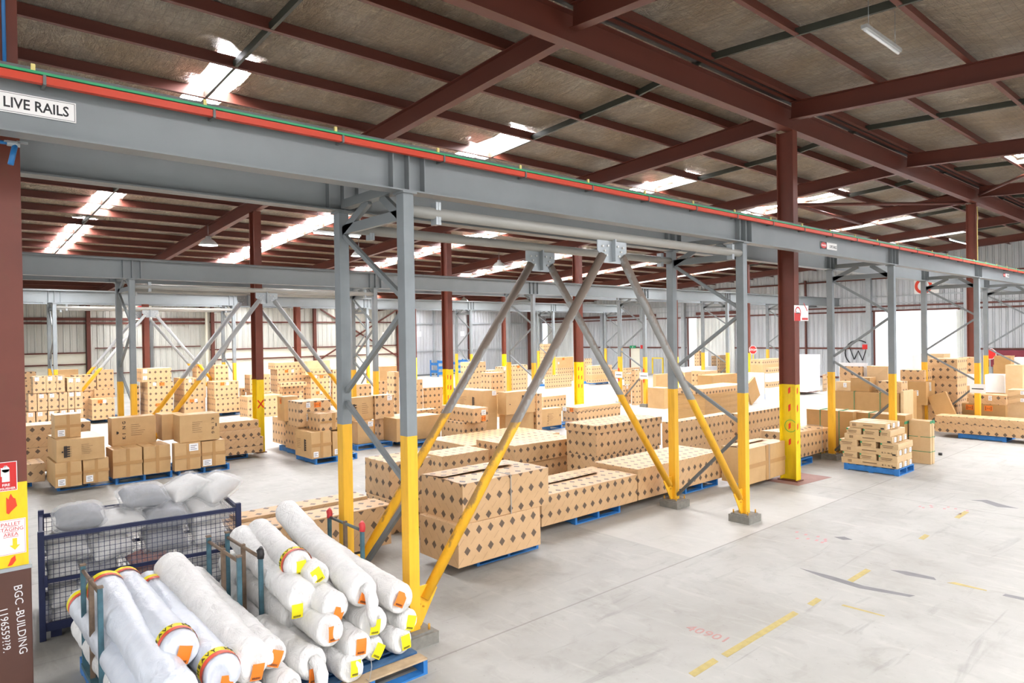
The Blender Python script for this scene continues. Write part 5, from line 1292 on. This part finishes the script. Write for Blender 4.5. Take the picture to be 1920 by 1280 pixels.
# ---------------------------------------------------------------- navy mesh cage with bagged cushions
CG = thing('mesh_cage', 'navy blue steel mesh cage full of bagged cushions', 'cage', (.97, 8.76, 0), math.radians(-6.6))
CL, CD, CH = 2.0, 1.12, 1.12
for i, (x, y) in enumerate([(0, 0), (CL, 0), (0, CD), (CL, CD)]):
    MB().box(x - .03, x + .03, y - .03, y + .03, .06 if i else .0, CH + .05).build('corner_post', 'cage_navy', CG, bevel=.005)
for (a, b) in [((0, 0), (CL, 0)), ((0, CD), (CL, CD)), ((0, 0), (0, CD)), ((CL, 0), (CL, CD))]:
    for z in (.14, CH - .02): MB().bar((a[0], a[1], z), (b[0], b[1], z), .035, .045 if z > .2 else .09).build('rail', 'cage_navy', CG)
for (a, b) in [((0, -.01), (CL, -.01)), ((0, CD), (CL, CD))]: MB().bar((a[0], a[1], .63), (b[0], b[1], .63), .03, .04).build('middle_rail', 'cage_navy', CG)
def mesh_panel(a, b, z0, z1, nx, nz):
    m = MB(); a, b = Vector(a), Vector(b)
    for k in range(1, nx): p = a.lerp(b, k / nx); m.tube((p.x, p.y, z0), (p.x, p.y, z1), .0028, 4, cap=False)
    for k in range(1, nz): z = z0 + (z1 - z0) * k / nz; m.tube((a.x, a.y, z), (b.x, b.y, z), .0028, 4, cap=False)
    return m.build('mesh_panel', 'cage_navy', CG)
mesh_panel((0, 0), (CL, 0), .16, CH, 38, 18); mesh_panel((0, CD), (CL, CD), .16, CH, 38, 18); mesh_panel((CL, 0), (CL, CD), .16, CH, 20, 18)
MB().box(-.012, .012, .04, CD - .04, .16, CH - .05).build('side_panel', 'galvanised', CG)
MB().box(0, CL, 0, CD, .10, .13).build('base_tray', 'cage_navy', CG)
for x in (.12, CL - .12):
    for y in (.1, CD - .1): MB().box(x - .05, x + .05, y - .05, y + .05, 0, .10).build('foot', 'cage_navy', CG)
MB().box(.02, .05, -.06, -.02, .58, .70).box(CL - .08, CL - .05, -.06, -.02, .58, .70).build('latch', 'cage_navy', CG)
CUSH = [(1.37, 9.10, 1.19, .27, .24, .13, -.1, 0, 'cushion_grey', 'grey cushion in clear plastic at the left on top of the cage'),
 (2.05, 9.20, 1.30, .28, .24, .12, -.05, .05, 'cushion_grey', 'dark grey cushion in clear plastic highest in the middle of the cage'),
 (2.55, 9.30, 1.30, .29, .24, .11, .25, -.35, 'cushion_light', 'white bagged cushion leaning right of the highest grey one'),
 (2.90, 9.20, 1.26, .27, .26, .13, .3, -.45, 'cushion_light', 'white bagged cushion tilted over the right end of the cage'),
 (1.78, 9.15, 1.06, .30, .26, .13, .1, .1, 'cushion_light', 'pale bagged cushion behind the two grey ones on top'),
 (2.28, 9.12, 1.04, .28, .25, .14, -.1, 0, 'cushion_grey', 'light grey bagged cushion under the highest dark one'),
 (2.74, 9.15, 1.02, .25, .25, .13, .1, -.1, 'cushion_light', 'pale bagged cushion at the right behind the top rail'),
 (1.24, 9.08, .90, .24, .24, .12, 0, .05, 'cushion_light', 'white bagged cushion behind the mesh at the upper left'),
 (1.66, 9.04, .83, .25, .24, .12, .1, -.15, 'cushion_light', 'white bagged cushion behind the mesh, upper middle left'),
 (2.24, 9.02, .80, .28, .25, .12, 0, .1, 'cushion_grey', 'grey bagged cushion behind the mesh, upper middle'),
 (2.74, 8.98, .78, .24, .24, .12, 0, .05, 'cushion_light', 'white bagged cushion behind the mesh at the upper right'),
 (2.07, 8.98, .57, .26, .22, .10, .1, -.1, 'cushion_red', 'rust red bagged cushion behind the mesh in the middle'),
 (1.54, 9.0, .58, .24, .24, .11, 0, .1, 'cushion_grey', 'grey bagged cushion behind the mesh left of the red one'),
 (1.20, 9.05, .64, .18, .22, .11, 0, 0, 'cushion_light', 'white bagged cushion behind the mesh at the left, third down'),
 (2.62, 8.95, .54, .24, .22, .11, 0, 0, 'cushion_light', 'white bagged cushion right of the red one'),
 (1.24, 9.0, .40, .22, .24, .11, 0, 0, 'cushion_light', 'white bagged cushion at the lower left of the cage'),
 (1.72, 8.98, .36, .24, .24, .11, 0, .1, 'cushion_light', 'pale bagged cushion low in the cage below the grey one'),
 (2.25, 8.95, .34, .26, .24, .11, 0, 0, 'cushion_light', 'pale bagged cushion low in the cage below the red one'),
 (1.25, 9.0, .23, .22, .22, .09, 0, 0, 'cushion_light', 'white bagged cushion lowest at the left of the cage'),
 (2.70, 8.93, .30, .22, .22, .11, 0, 0, 'cushion_light', 'white bagged cushion lowest at the right of the cage'),
 (1.55, 9.60, .95, .3, .24, .13, .1, .1, 'cushion_light', 'pale bagged cushion at the back left of the cage'),
 (2.40, 9.62, .98, .3, .24, .13, .1, .1, 'cushion_light', 'pale bagged cushion at the back right of the cage')]
for k, (x, y, z, sx, sy, sz, rz, ty, mat, lab) in enumerate(CUSH):
    o = blob('bagged_cushion', mat, (x, y, z), (sx * .9, sy * .9, sz * .9), rz, lab, 'cushion', k, 'bagged cushions in the cage', (.15 if k < 6 else .4, ty), None, 5, 3.2, .015)
    g = blob('plastic_bag', 'poly_bag', (0, 0, 0), (sx * 1.04, sy * 1.04, sz * 1.08), 0, None, None, k, None, (0, 0), o, 6, 2.5, .05)
    g['label'] = 'clear plastic bag'
# ---------------------------------------------------------------- signs, paint marks and services
def fY(x, y, z): return frame((x, y, z), (1, 0, 0), (0, 0, 1))          # plate facing -Y
def fX(x, y, z): return frame((x, y, z), (0, -1, 0), (0, 0, 1))         # plate facing -X
def plate(t, name, M, w, h, mat, th=.004, z=0): return MB().box(0, w, 0, h, z, z + th, M).build(name, mat, t)
def sign(name, lab, cat, M, w, h, mat='sign_white', group=None):
    o = MB().box(0, w, 0, h, 0, .004, M).build(name, mat); return tag(o, lab, cat, group)
T_ = lambda M, x, y: M @ Matrix.Translation((x, y, .0045))
def outline(M, x0, x1, y0, y1, t, z=.0042):
    return MB().box(x0, x1, y0, y0 + t, z, z + .001, M).box(x0, x1, y1 - t, y1, z, z + .001, M).box(x0, x0 + t, y0, y1, z, z + .001, M).box(x1 - t, x1, y0, y1, z, z + .001, M)
def disc(m, M, x, y, r, z=.0045, th=.001, n=28):
    i = m.add([M @ Vector((x + r * math.cos(2 * math.pi * k / n), y + r * math.sin(2 * math.pi * k / n), z + th)) for k in range(n)]); m.face([i + k for k in range(n)]); return m
def ring(m, M, x, y, r0, r1, z=.0045, n=32):
    a = [M @ Vector((x + r * math.cos(2 * math.pi * k / n), y + r * math.sin(2 * math.pi * k / n), z)) for r in (r0, r1) for k in range(n)]
    i = m.add(a)
    for k in range(n): m.face((i + k, i + (k + 1) % n, i + n + (k + 1) % n, i + n + k)[::-1])
    return m
# DANGER LIVE RAILS plates on the web of the nearest beam
for x, w, h, z, lab in ((-.30, 1.24, .148, 4.83, 'white LIVE RAILS sign on the nearest beam at the left edge'),
                        (13.37, .74, .14, 4.80, 'small DANGER LIVE RAILS sign above the no smoking column'),
                        (26.45, .74, .12, 4.84, 'tiny DANGER LIVE RAILS sign on the beam at the right edge')):
    M = fY(x, 6.008, z); s = sign('warning_sign', lab, 'sign', M, w, h, 'sign_white', 'warning signs on the nearest crane beam')
    outline(M, .008, w - .008, .008, h - .008, .003).build('border', 'sign_black', s)
    ow = w * .36
    plate(s, 'black_panel', M, ow, h, 'sign_black', .001, .0045) if x > 0 else None
    m = MB(); n = 24
    i = m.add([M @ Vector((ow / 2 + ow * .46 * math.cos(2 * math.pi * k / n), h / 2 + h * .42 * math.sin(2 * math.pi * k / n), .006)) for k in range(n)]); m.face([i + k for k in range(n)])
    m.build('oval', 'sign_red', s)
    text('lettering', 'DANGER', h * .34, M @ Matrix.Translation((ow / 2, h * .38, .0062)), 'sign_white', s, .0005, 'CENTER', True)
    text('lettering', 'LIVE RAILS', h * (.70 if x < 0 else .60), T_(M, w - .045 if x < 0 else w - .02, h * .26), 'sign_black', s, .0006, 'RIGHT', True, .84)
# no smoking board on the large red column
M = fY(13.88, 6.805, 3.40); s = sign('no_smoking_sign', 'white no smoking and fire board on the large red column', 'sign', M, .64, .33)
m = MB(); ring(m, M, .16, .165, .105, .135); m.build('red_ring', 'sign_red', s)
M2 = M @ Matrix.Translation((.16, .165, 0)) @ Matrix.Rotation(math.radians(-45), 4, 'Z')
MB().box(-.12, .12, -.012, .012, .0062, .0072, M2).build('slash', 'sign_red', s)
MB().box(.08, .24, .155, .175, .0048, .0058, M).box(.08, .10, .18, .21, .0048, .0058, M).build('cigarette', 'sign_black', s)
plate(s, 'red_panel', M, .27, .17, 'sign_red', .001, .0045).location = (0, 0, 0)
s.children[-1].data.transform(Matrix.Translation((.34, 0, .135)))
MB().box(.34, .61, .02, .065, .0045, .0055, M).build('red_panel', 'sign_red', s)
MB().box(.455, .495, .17, .25, .0058, .0066, M).box(.465, .485, .25, .265, .0058, .0066, M).build('extinguisher_symbol', 'sign_white', s)
# marks on column K1
X1, Y1 = .52, 6.818
M = fY(.50 - .13, Y1, 1.99); s = sign('fire_extinguisher_sign', 'red FIRE EXTINGUISHER sign on the column at the left edge', 'sign', M, .235, .235, 'sign_white')
plate(s, 'red_field', M, .225, .225, 'sign_red', .001, .0042); s.children[-1].data.transform(Matrix.Translation((.005, 0, .005)))
m = MB().box(.135, .185, .075, .175, .0056, .0066, M); disc(m, M, .16, .175, .025, .0056); m.box(.15, .17, .195, .205, .0056, .0066, M).box(.128, .136, .12, .19, .0056, .0066, M)
m.build('extinguisher_symbol', 'sign_white', s)
text('lettering', 'FIRE', .028, M @ Matrix.Translation((.16, .040, .0056)), 'sign_white', s, .0006, 'CENTER', True)
text('lettering', 'EXTINGUISHER', .024, M @ Matrix.Translation((.222, .012, .0056)), 'sign_white', s, .0006, 'RIGHT', True)
M = fY(.40, Y1, 1.47); s = sign('staging_sign', 'white PALLET STAGING AREA sign with a yellow arrow at the left edge', 'sign', M, .255, .285)
outline(M, .006, .249, .006, .279, .002).build('border', 'sign_red', s)
for k, wd in enumerate(('PALLET', 'STAGING', 'AREA')):
    yy = .235 - .042 * k
    text('lettering', wd, .040, M @ Matrix.Translation((.155, yy, .0045)), 'sign_red', s, .0006, 'CENTER')
    MB().box(.155 - .05, .155 + .05, yy - .008, yy - .005, .0045, .0053, M).build('underline', 'sign_red', s)
m = MB(); i = m.add([M @ Vector(v + (.0055,)) for v in ((.165, .13), (.195, .13), (.195, .075), (.215, .075), (.18, .035), (.145, .075), (.165, .075))]); m.face([i + k for k in range(7)][::-1]); m.build('arrow', 'yellow_paint', s)
def poly(name, M, pts, mat, lab=None, cat=None, parent=None, z=.003):
    m = MB(); n = len(pts)
    i = m.add([M @ Vector((p[0], p[1], 0)) for p in pts] + [M @ Vector((p[0], p[1], z)) for p in pts])
    ar = sum(pts[k][0] * pts[(k + 1) % n][1] - pts[(k + 1) % n][0] * pts[k][1] for k in range(n))
    f = list(range(n)) if ar > 0 else list(range(n))[::-1]
    m.face([i + n + k for k in f]); m.face([i + k for k in f[::-1]])
    for k in range(n): m.face((i + k, i + (k + 1) % n, i + n + (k + 1) % n, i + n + k))
    o = m.build(name, mat, parent); 
    return tag(o, lab, cat) if lab else o
M = fY(0, Y1, 0)
poly('paint_arrow', M, [(.53, 1.81), (.53, 1.94), (.545, 1.92), (.56, 1.965), (.575, 1.93), (.59, 1.92), (.60, 1.86), (.56, 1.82), (.545, 1.80)], 'orange_paint', parent=K1).parent = K1
poly('paint_arrow', M, [(.53, 1.38), (.555, 1.44), (.58, 1.46), (.585, 1.42), (.56, 1.385)], 'orange_paint', parent=K1)
for c in list(K1.children):
    if c.name.startswith('paint_arrow'): c.data.transform(Matrix.Translation((-K1.location.x, -K1.location.y, 0)))
g = MB().box(-.165, .165, -.20, .20, 0, 1.36).build('guard_sleeve', 'guard_brown', K1, bevel=.01); g['label'] = 'brown lower sleeve with chalk writing'
MB().box(-.17, .17, -.205, .205, 1.34, 1.37).build('sleeve_lip', 'galvanised', K1)
for q, (s_, sz, z_, x_) in enumerate((('BGC -BUILDING', .08, 1.22, .045), ('1196559??9.', .075, 1.06, -.05))):
    text('chalk_writing', s_, sz, frame((x_, -.203, z_), (.05, 0, -1), (1, 0, .05)), 'chalk_white', K1, .0006)
MB().sweep([(.10, -.20, 7.2), (.10, -.20, 5.2)], .012, 8)
b_ = MB().sweep([(.10 - .04, -.195, 7.3), (.06, -.195, 5.05)], .014, 10).build('air_pipe', 'blue_pipe', K1); b_['label'] = 'blue pipe'
v = thing('air_valve', 'blue air valve and short hose under the nearest beam at the left edge', 'valve', (.5, 6.3, 4.62))
MB().tube((-.2, 0, .06), (.04, 0, .06), .014, 10).build('pipe', 'blue_pipe', v); MB().tube((.04, 0, .06), (.12, 0, .06), .022, 10).build('valve_body', 'galvanised', v)
MB().tube((.09, 0, .05), (.06, 0, -.10), .02, 10).build('hose_end', 'blue_pipe', v); MB().box(.10, .17, -.01, .01, .07, .085).build('lever', 'galvanised', v)
MB().box(.02, .10, -.06, .06, .06, .065).build('bracket', 'galvanised', v)
# red dashes and a green ring sprayed on the large red column, orange cross on another
def spray(K, name, mat, boxes, faceX=True, hw=.1, hd=.18, skew=.02):
    for (u, z0, z1, w) in boxes:
        M = frame((-hw - .002, 0, 0), (0, -1, 0), (0, 0, 1)) if faceX else frame((0, -hd - .002, 0), (1, 0, 0), (0, 0, 1))
        poly(name, M, [(u - w / 2, z0 - skew), (u + w / 2, z0 + skew), (u + w / 2, z1 + skew), (u - w / 2, z1 - skew)], mat, parent=K, z=.001)
spray(K2, 'red_dash', 'orange_paint', [(0, 1.86, 1.98, .05), (0, 1.48, 1.62, .05), (0, 1.10, 1.22, .05), (0, .76, .88, .05)], True, .008)
spray(K2, 'red_dash', 'orange_paint', [(-.02, 1.86, 1.98, .05), (-.02, 1.48, 1.62, .05), (-.02, 1.10, 1.22, .05), (-.02, .80, .86, .05)], False)
m = MB(); ring(m, frame((-.012, 0, 0), (0, -1, 0), (0, 0, 1)), .02, 1.16, .12, .135, .001); m.build('green_ring', 'green_paint', K2)
red_cols = [o for o in bpy.data.objects if o.name.startswith('steel_column') and o.parent is None]
for o in red_cols:
    if abs(o.location.y - 19.15) < .1 and 13 < o.location.x < 21:
        spray(o, 'red_dash', 'orange_paint', [(-.02, 1.7, 1.85, .05), (-.02, 1.35, 1.5, .05), (-.02, 1.0, 1.15, .05)], False)
        spray(o, 'red_dash', 'orange_paint', [(0, 1.7, 1.85, .05), (0, 1.35, 1.5, .05), (0, 1.0, 1.15, .05)], True, .008)
    if abs(o.location.y - 19.15) < .1 and abs(o.location.x - 7.25) < .1:
        M = frame((0, -.183, 1.37), (1, 0, 0), (0, 0, 1))
        for sg in (1, -1): poly('spray_cross', M, [(-.1, -.1 * sg), (-.07, -.12 * sg), (.1, .1 * sg), (.07, .12 * sg)], 'orange_paint', parent=o, z=.001)
# cream conduit on the slim far right column
m = MB().sweep([(-.04, -.165, 7.3), (.02, -.17, 7.0), (-.02, -.165, 6.7), (-.02, -.165, .3)], .014, 8); m.build('conduit', 'cream_insulator', K3)
# stop sign
M = fX(33.5, 18.93, 2.0)
s = thing('stop_sign', 'red octagonal STOP sign beside a red column, left of the no smoking column', 'sign', (33.5, 18.7, 2.22))
oct_ = [(.24 * math.cos(math.pi / 8 + k * math.pi / 4), .24 * math.sin(math.pi / 8 + k * math.pi / 4)) for k in range(8)]
poly('rim', fX(0, 0, 0), oct_, 'sign_white', parent=s); poly('face', fX(-.004, 0, 0), [(a * .9, b * .9) for a, b in oct_], 'sign_red', parent=s)
text('lettering', 'STOP', .17, fX(-.008, .0, -.06), 'sign_white', s, .001, 'CENTER', True)
MB().box(.005, .03, -.02, .02, -2.22, .1).build('post', 'yellow_paint', s)
s = thing('stop_sign', 'small red STOP disc half hidden beside the far right conduit column', 'sign', (32.5, 7.85, 2.15))
poly('rim', fX(0, 0, 0), oct_, 'sign_white', parent=s); poly('face', fX(-.004, 0, 0), [(a * .9, b * .9) for a, b in oct_], 'sign_red', parent=s)
MB().box(.005, .03, -.02, .02, -2.15, .1).build('post', 'galvanised', s)
# notices strapped to the posts
for (x, y, z, w, lab, ar) in ((23.60, 7.58, 1.27, .36, 'white notice on the fourth back yellow post', 0), (23.60, 6.20, 1.27, .40, 'white notice on the fourth front yellow post', 0),
                          (23.55, 19.92, 1.22, .42, 'white notice with red arrows on the middle-line back post', 1), (23.55, 18.55, 1.22, .46, 'white notice with red arrows on the middle-line front post', 1)):
    x = 3.777 + .0 + BAY * 3 - .012 if y < 9 else 3.864 + BAY * 3 - .012
    M = fX(x, y, z); s = sign('post_notice', lab, 'notice', M, w, .27, 'sign_white', 'notices on the yellow posts')
    MB().box(.05, w - .05, .11, .14, .0045, .0055, M).build('lettering', 'sign_black', s)
    if ar:
        for zz, sg in ((.30, 1), (-.03, -1)): poly('arrow', M, [(w / 2 - .05, zz), (w / 2 + .05, zz), (w / 2 + .03, zz + .12 * sg), (w / 2, zz + .16 * sg), (w / 2 - .03, zz + .12 * sg)], 'orange_paint', parent=s)
# exit door, exit light, wall signs, graffiti on the right wall
struct(MB().box(XW - .06, XW - .01, 34.65, 35.55, .02, 1.98).build('door_4', 'cream_wall'))
struct(MB().box(XW - .08, XW, 35.55, 35.68, 0, 2.05).build('trim_90', 'red_oxide'))
s = tag(MB().box(XW - .14, XW - .09, 35.0, 35.6, 1.99, 2.2).build('exit_light', 'exit_green'), 'green exit light above the cream door', 'exit sign')
poly('running_symbol', fX(XW - .142, 35.42, 2.02), [(.08, 0), (.12, .0), (.15, .08), (.2, .1), (.14, .14), (.1, .1)], 'sign_white', parent=s)
s = thing('yellow_guard_frame', 'yellow square guard frame by the right wall near the exit', 'guard frame', (43.6, 32.4, 0))
MB().box(-.04, .04, .45, .53, 0, 1.25).build('upright', 'yellow_paint', s); MB().box(-.04, .04, -.53, -.45, 0, 1.25).build('upright', 'yellow_paint', s); MB().box(-.04, .04, -.53, .53, 1.2, 1.28).build('cross_bar', 'yellow_paint', s)
for (y, z, lab) in ((34.35, 1.95, 'small red and white fire sign right of the exit light'), (17.25, 2.0, 'small red and white fire sign left of the big bright doorway')):
    sign('fire_point_sign', lab, 'sign', fX(XW - .32, y, z), .3, .3, 'sign_red', 'fire point signs')
M = fX(XW - .10, 14.4, 5.25); s = sign('round_symbol_sign', 'large white board with a red ring above the bright doorway', 'sign', M, 1.3, 1.0)
m = MB(); ring(m, M, .5, .45, .3, .46, .006); m.build('red_ring', 'orange_paint', s)
M = fX(XW - .32, 42.3, 4.6); s = sign('round_symbol_sign', 'white board with a red ring high on the right wall near the corner', 'sign', M, 1.0, 1.0)
m = MB(); ring(m, M, .7, .3, .2, .34, .006); m.build('red_ring', 'orange_paint', s)
M = fY(9.9, YW - .35, 4.47); s = sign('round_symbol_sign', 'cream board with a red mark high on the left wall behind a column', 'sign', M, 1.1, 1.05, 'cream_wall')
m = MB(); ring(m, M, .5, .45, .3, .42, .006); m.build('red_ring', 'sign_red', s)
M = fX(XW - .06, 18.45, .9)
m = MB(); 
def stroke(m, M, pts, w):
    for a, b in zip(pts, pts[1:]):
        A, B = M @ Vector((a[0], a[1], 0)), M @ Vector((b[0], b[1], 0)); m.tube(A, B, w, 6)
circ = [(.85 + .8 * math.cos(math.radians(t)), .85 + .8 * math.sin(math.radians(t))) for t in range(0, 361, 15)]
stroke(m, M, circ, .035); stroke(m, M, [(.3, 1.3), (.6, .45), (.85, 1.0), (1.1, .4), (1.4, 1.35)], .025)
tag(m.build('graffiti', 'sign_black'), 'black W in a circle sprayed on the corrugated right wall', 'graffiti')
tag(MB().box(XW - .6, XW - .2, 4.0, 10.8, 1.1, 2.0).build('maroon_panel', 'maroon'), 'maroon panel along the right wall behind the far right cartons', 'panel')
# blue crates by the far left wall
for (x, lab) in ((31.0, 'blue steel crate against the far grey wall, left'), (32.9, 'blue steel crate against the far grey wall, right')):
    t = thing('steel_crate', lab, 'crate', (x, 44.2, 0), 0, 'blue crates by the far wall')
    for a in (0, 1.3):
        for b_ in (0, 1.0): MB().box(a - .04, a + .04, b_ - .04, b_ + .04, 0, 1.3).build('corner_post', 'pallet_blue', t)
    for z in (.15, .6, 1.05): MB().box(0, 1.3, -.02, .02, z, z + .22).build('side_rail', 'pallet_blue', t); 
    MB().box(-.02, .02, 0, 1.0, .3, .5).box(-.02, .02, 0, 1, .9, 1.1).build('end_rail', 'pallet_blue', t)
# small paper notices on the grey wall
for k, x in enumerate((27.4, 30.6, 35.0, 38.0)):
    sign('wall_notice', 'small white notice on the far grey wall, %s from the left' % ORD[k], 'notice', fY(x, YW - .02, 3.2), .4, .4, 'sign_white', 'notices on the far grey wall')
# ---------------------------------------------------------------- lamps
def bay_lamp(x, y, z, lab):
    t = thing('high_bay_lamp', lab, 'lamp', (x, y, z), 0, 'high bay lamps')
    n = 20; m = MB(); pr = [(.30, 0), (.28, .05), (.19, .15), (.09, .22), (.07, .30), (.0, .31)]
    r = [m.add([(a * math.cos(2 * math.pi * k / n), a * math.sin(2 * math.pi * k / n), h) for k in range(n)]) for a, h in pr]
    for a, b in zip(r, r[1:]):
        for k in range(n): m.face((a + k, a + (k + 1) % n, b + (k + 1) % n, b + k), None, True)
    m.build('reflector', 'lamp_shade', t)
    m = MB(); i = m.add([(0.28 * math.cos(2 * math.pi * k / n), 0.28 * math.sin(2 * math.pi * k / n), .01) for k in range(n)]); m.face([i + k for k in reversed(range(n))]); m.build('bulb', 'lamp_glow', t)
    MB().tube((0, 0, .3), (0, 0, zr(y) + .36 - z), .008, 6).build('chain', 'galvanised', t)
for (x, y, z, lab) in ((7.2, 23.05, 6.25, 'lit high bay lamp above the left crane line, left of the orange cross column'),
                       (12.6, 23.0, 6.25, 'lit high bay lamp between the two nearest posts'),
                       (19.6, 23.1, 6.25, 'lit high bay lamp left of the centre brace apex'),
                       (28.2, 37.0, 5.55, 'lit high bay lamp over the far line, centre left')):
    bay_lamp(x, y, z, lab)
def batten(x, y, z, L, lab, lit, rz=0):
    t = thing('batten_light', lab, 'lamp', (x, y, z), rz, 'fluorescent battens')
    MB().box(0, L, -.04, .04, .02, .07).build('housing', 'lamp_shade', t); MB().tube((.03, 0, .0), (L - .03, 0, 0), .018, 8).build('tube', 'tube_glow' if lit else 'label_white', t)
    for a in (.15, L - .15): MB().tube((a, 0, .07), (a, 0, max(.2, zr(y) + .36 - z)), .004, 5).build('hanger', 'galvanised', t)
batten(9.6, 3.7, 7.2, 1.25, 'unlit batten light hanging under the foil at top right', False)
batten(7.3, 15.6, 5.75, 1.3, 'lit batten light left of the nearest back post', True)
batten(33.5, 9.5, 7.0, 2.6, 'lit batten light high near the right wall', True)
# wind bracing at the far right
rod('roof_brace', [(20.3, 9.9, 7.05), (26.9, 7.2, 7.45)], .05, 'round dark red brace from the no smoking column bay to the far column')
rod('roof_brace', [(20.3, 9.9, 7.05), (27.1, 10.6, 7.22)], .06, 'thick dark red brace meeting a node right of the no smoking column')
rod('roof_brace', [(27.1, 10.6, 7.22), (27.1, 7.2, 7.95)], .05, 'dark red tie above the rafter near the far right column')
rod('roof_brace', [(27.1, 10.6, 7.22), (27.1, 16.0, 6.98)], .05, 'dark red tie above the rafter behind the nearest beam')
rod('roof_brace', [(27.1, 6.8, 7.7), (20.8, 3.0, 7.4)], .05, 'dark red diagonal brace at the right edge of the roof')
# ---------------------------------------------------------------- floor markings
def mark(name, pts, mat, lab, cat='floor marking', group='painted marks on the floor'):
    m = MB(); n = len(pts); i = m.add([(p[0], p[1], .0) for p in pts] + [(p[0], p[1], .0015) for p in pts])
    ar = sum(pts[k][0] * pts[(k + 1) % n][1] - pts[(k + 1) % n][0] * pts[k][1] for k in range(n)); f = list(range(n)) if ar > 0 else list(range(n))[::-1]
    m.face([i + n + k for k in f]); 
    for k in range(n): m.face((i + k, i + (k + 1) % n, i + n + (k + 1) % n, i + n + k))
    return tag(m.build(name, mat), lab, cat, group)
def strip(x0, x1, y, w=.09): return [(x0, y - w / 2), (x1, y - w / 2 + .01), (x1 + .03, y + w / 2), (x0 + .02, y + w / 2 - .01)]
for k, (a, b) in enumerate(((5.36, 5.78), (5.92, 7.42), (7.75, 8.0), (8.85, 9.45), (11.4, 11.7), (13.1, 13.68))):
    mark('lane_line', strip(a, b, 3.66), 'faded_yellow', 'worn yellow lane line piece on the floor, %s from the bottom edge' % ORD[k])
mark('lane_line', [(9.67, 2.81), (9.70, 2.40), (9.735, 2.40), (9.76, 2.75)], 'faded_yellow', 'thin yellow paint streak across the lane at right')
mark('lane_line', [(8.0, 3.4), (8.03, 2.95), (8.06, 2.95), (8.05, 3.4)], 'faded_yellow', 'short thin yellow streak beside the worn lane line')
mark('skid_mark', [(8.87, 4.31), (8.875, 3.88), (8.82, 3.47), (8.93, 2.93), (8.84, 2.96), (8.70, 3.48), (8.76, 3.96)], 'skid_grey', 'long dark skid mark right of centre on the floor')
mark('skid_mark', [(9.66, 3.46), (9.60, 3.25), (9.677, 2.93), (9.757, 2.98), (9.75, 3.3)], 'skid_grey', 'short dark skid mark beyond the long one')
mark('skid_mark', [(9.67, 2.23), (9.678, 2.0), (9.774, 2.0), (9.755, 2.22)], 'skid_grey', 'dark skid mark at the right frame edge')
mark('skid_mark', [(14.67, 3.86), (14.67, 3.69), (14.43, 3.39), (14.55, 3.11), (14.67, 3.37), (14.88, 3.66)], 'skid_grey', 'dark wedge shaped stain at the right edge of the floor')
mark('skid_mark', [(10.6, 4.6), (10.55, 4.45), (10.65, 4.35), (10.72, 4.5)], 'skid_grey', 'small dark blot near the pink paint on the floor')
mark('column_pad', [(13.6, 6.62), (14.9, 6.50), (14.9, 7.3), (13.6, 7.35)], 'pad_red', 'reddish painted pad on the floor around the no smoking column', 'floor pad', None)
q = text('floor_number', '40901', .20, frame((6.16, 4.28, .001), (.06, -1, 0), (1, .06, 0)), 'number_red', None, .0008)
tag(q, 'faint red handwritten number 40901 on the floor beside the yellow line', 'floor marking', 'painted marks on the floor')
for k, (x, y) in enumerate(((10.2, 4.75), (13.6, 4.0))):
    m = MB(); rn = random.Random(k)
    for j in range(9):
        a, b = x + rn.uniform(-.25, .25), y + rn.uniform(-.35, .35); i = m.add([(a, b, .0015), (a + .08, b + .01, .0015), (a + .07, b + .05, .0015), (a - .01, b + .04, .0015)]); m.face((i, i + 1, i + 2, i + 3))
    tag(m.build('spray_mark', 'pink_paint'), 'faint pink spray dashes on the floor, %s patch' % ('nearer' if k == 0 else 'farther'), 'floor marking', 'painted marks on the floor')
tag(MB().tube((19.38, 5.75, .0), (19.38, 5.75, .06), .045, 10).build('floor_stud', 'black_plastic'), 'small black stub on the floor right of the strapped slabs', 'stub')
# ---------------------------------------------------------------- daylight under the skylight strips
def area(name, loc, sx, sy, power, rot=(0, 0, 0), col=(1, 1, 1)):
    l = bpy.data.lights.new(name, 'AREA'); l.shape = 'RECTANGLE'; l.size = sx; l.size_y = sy; l.energy = power; l.color = col
    o = bpy.data.objects.new(name, l); COL.objects.link(o); o.location = loc; o.rotation_euler = rot
    return o
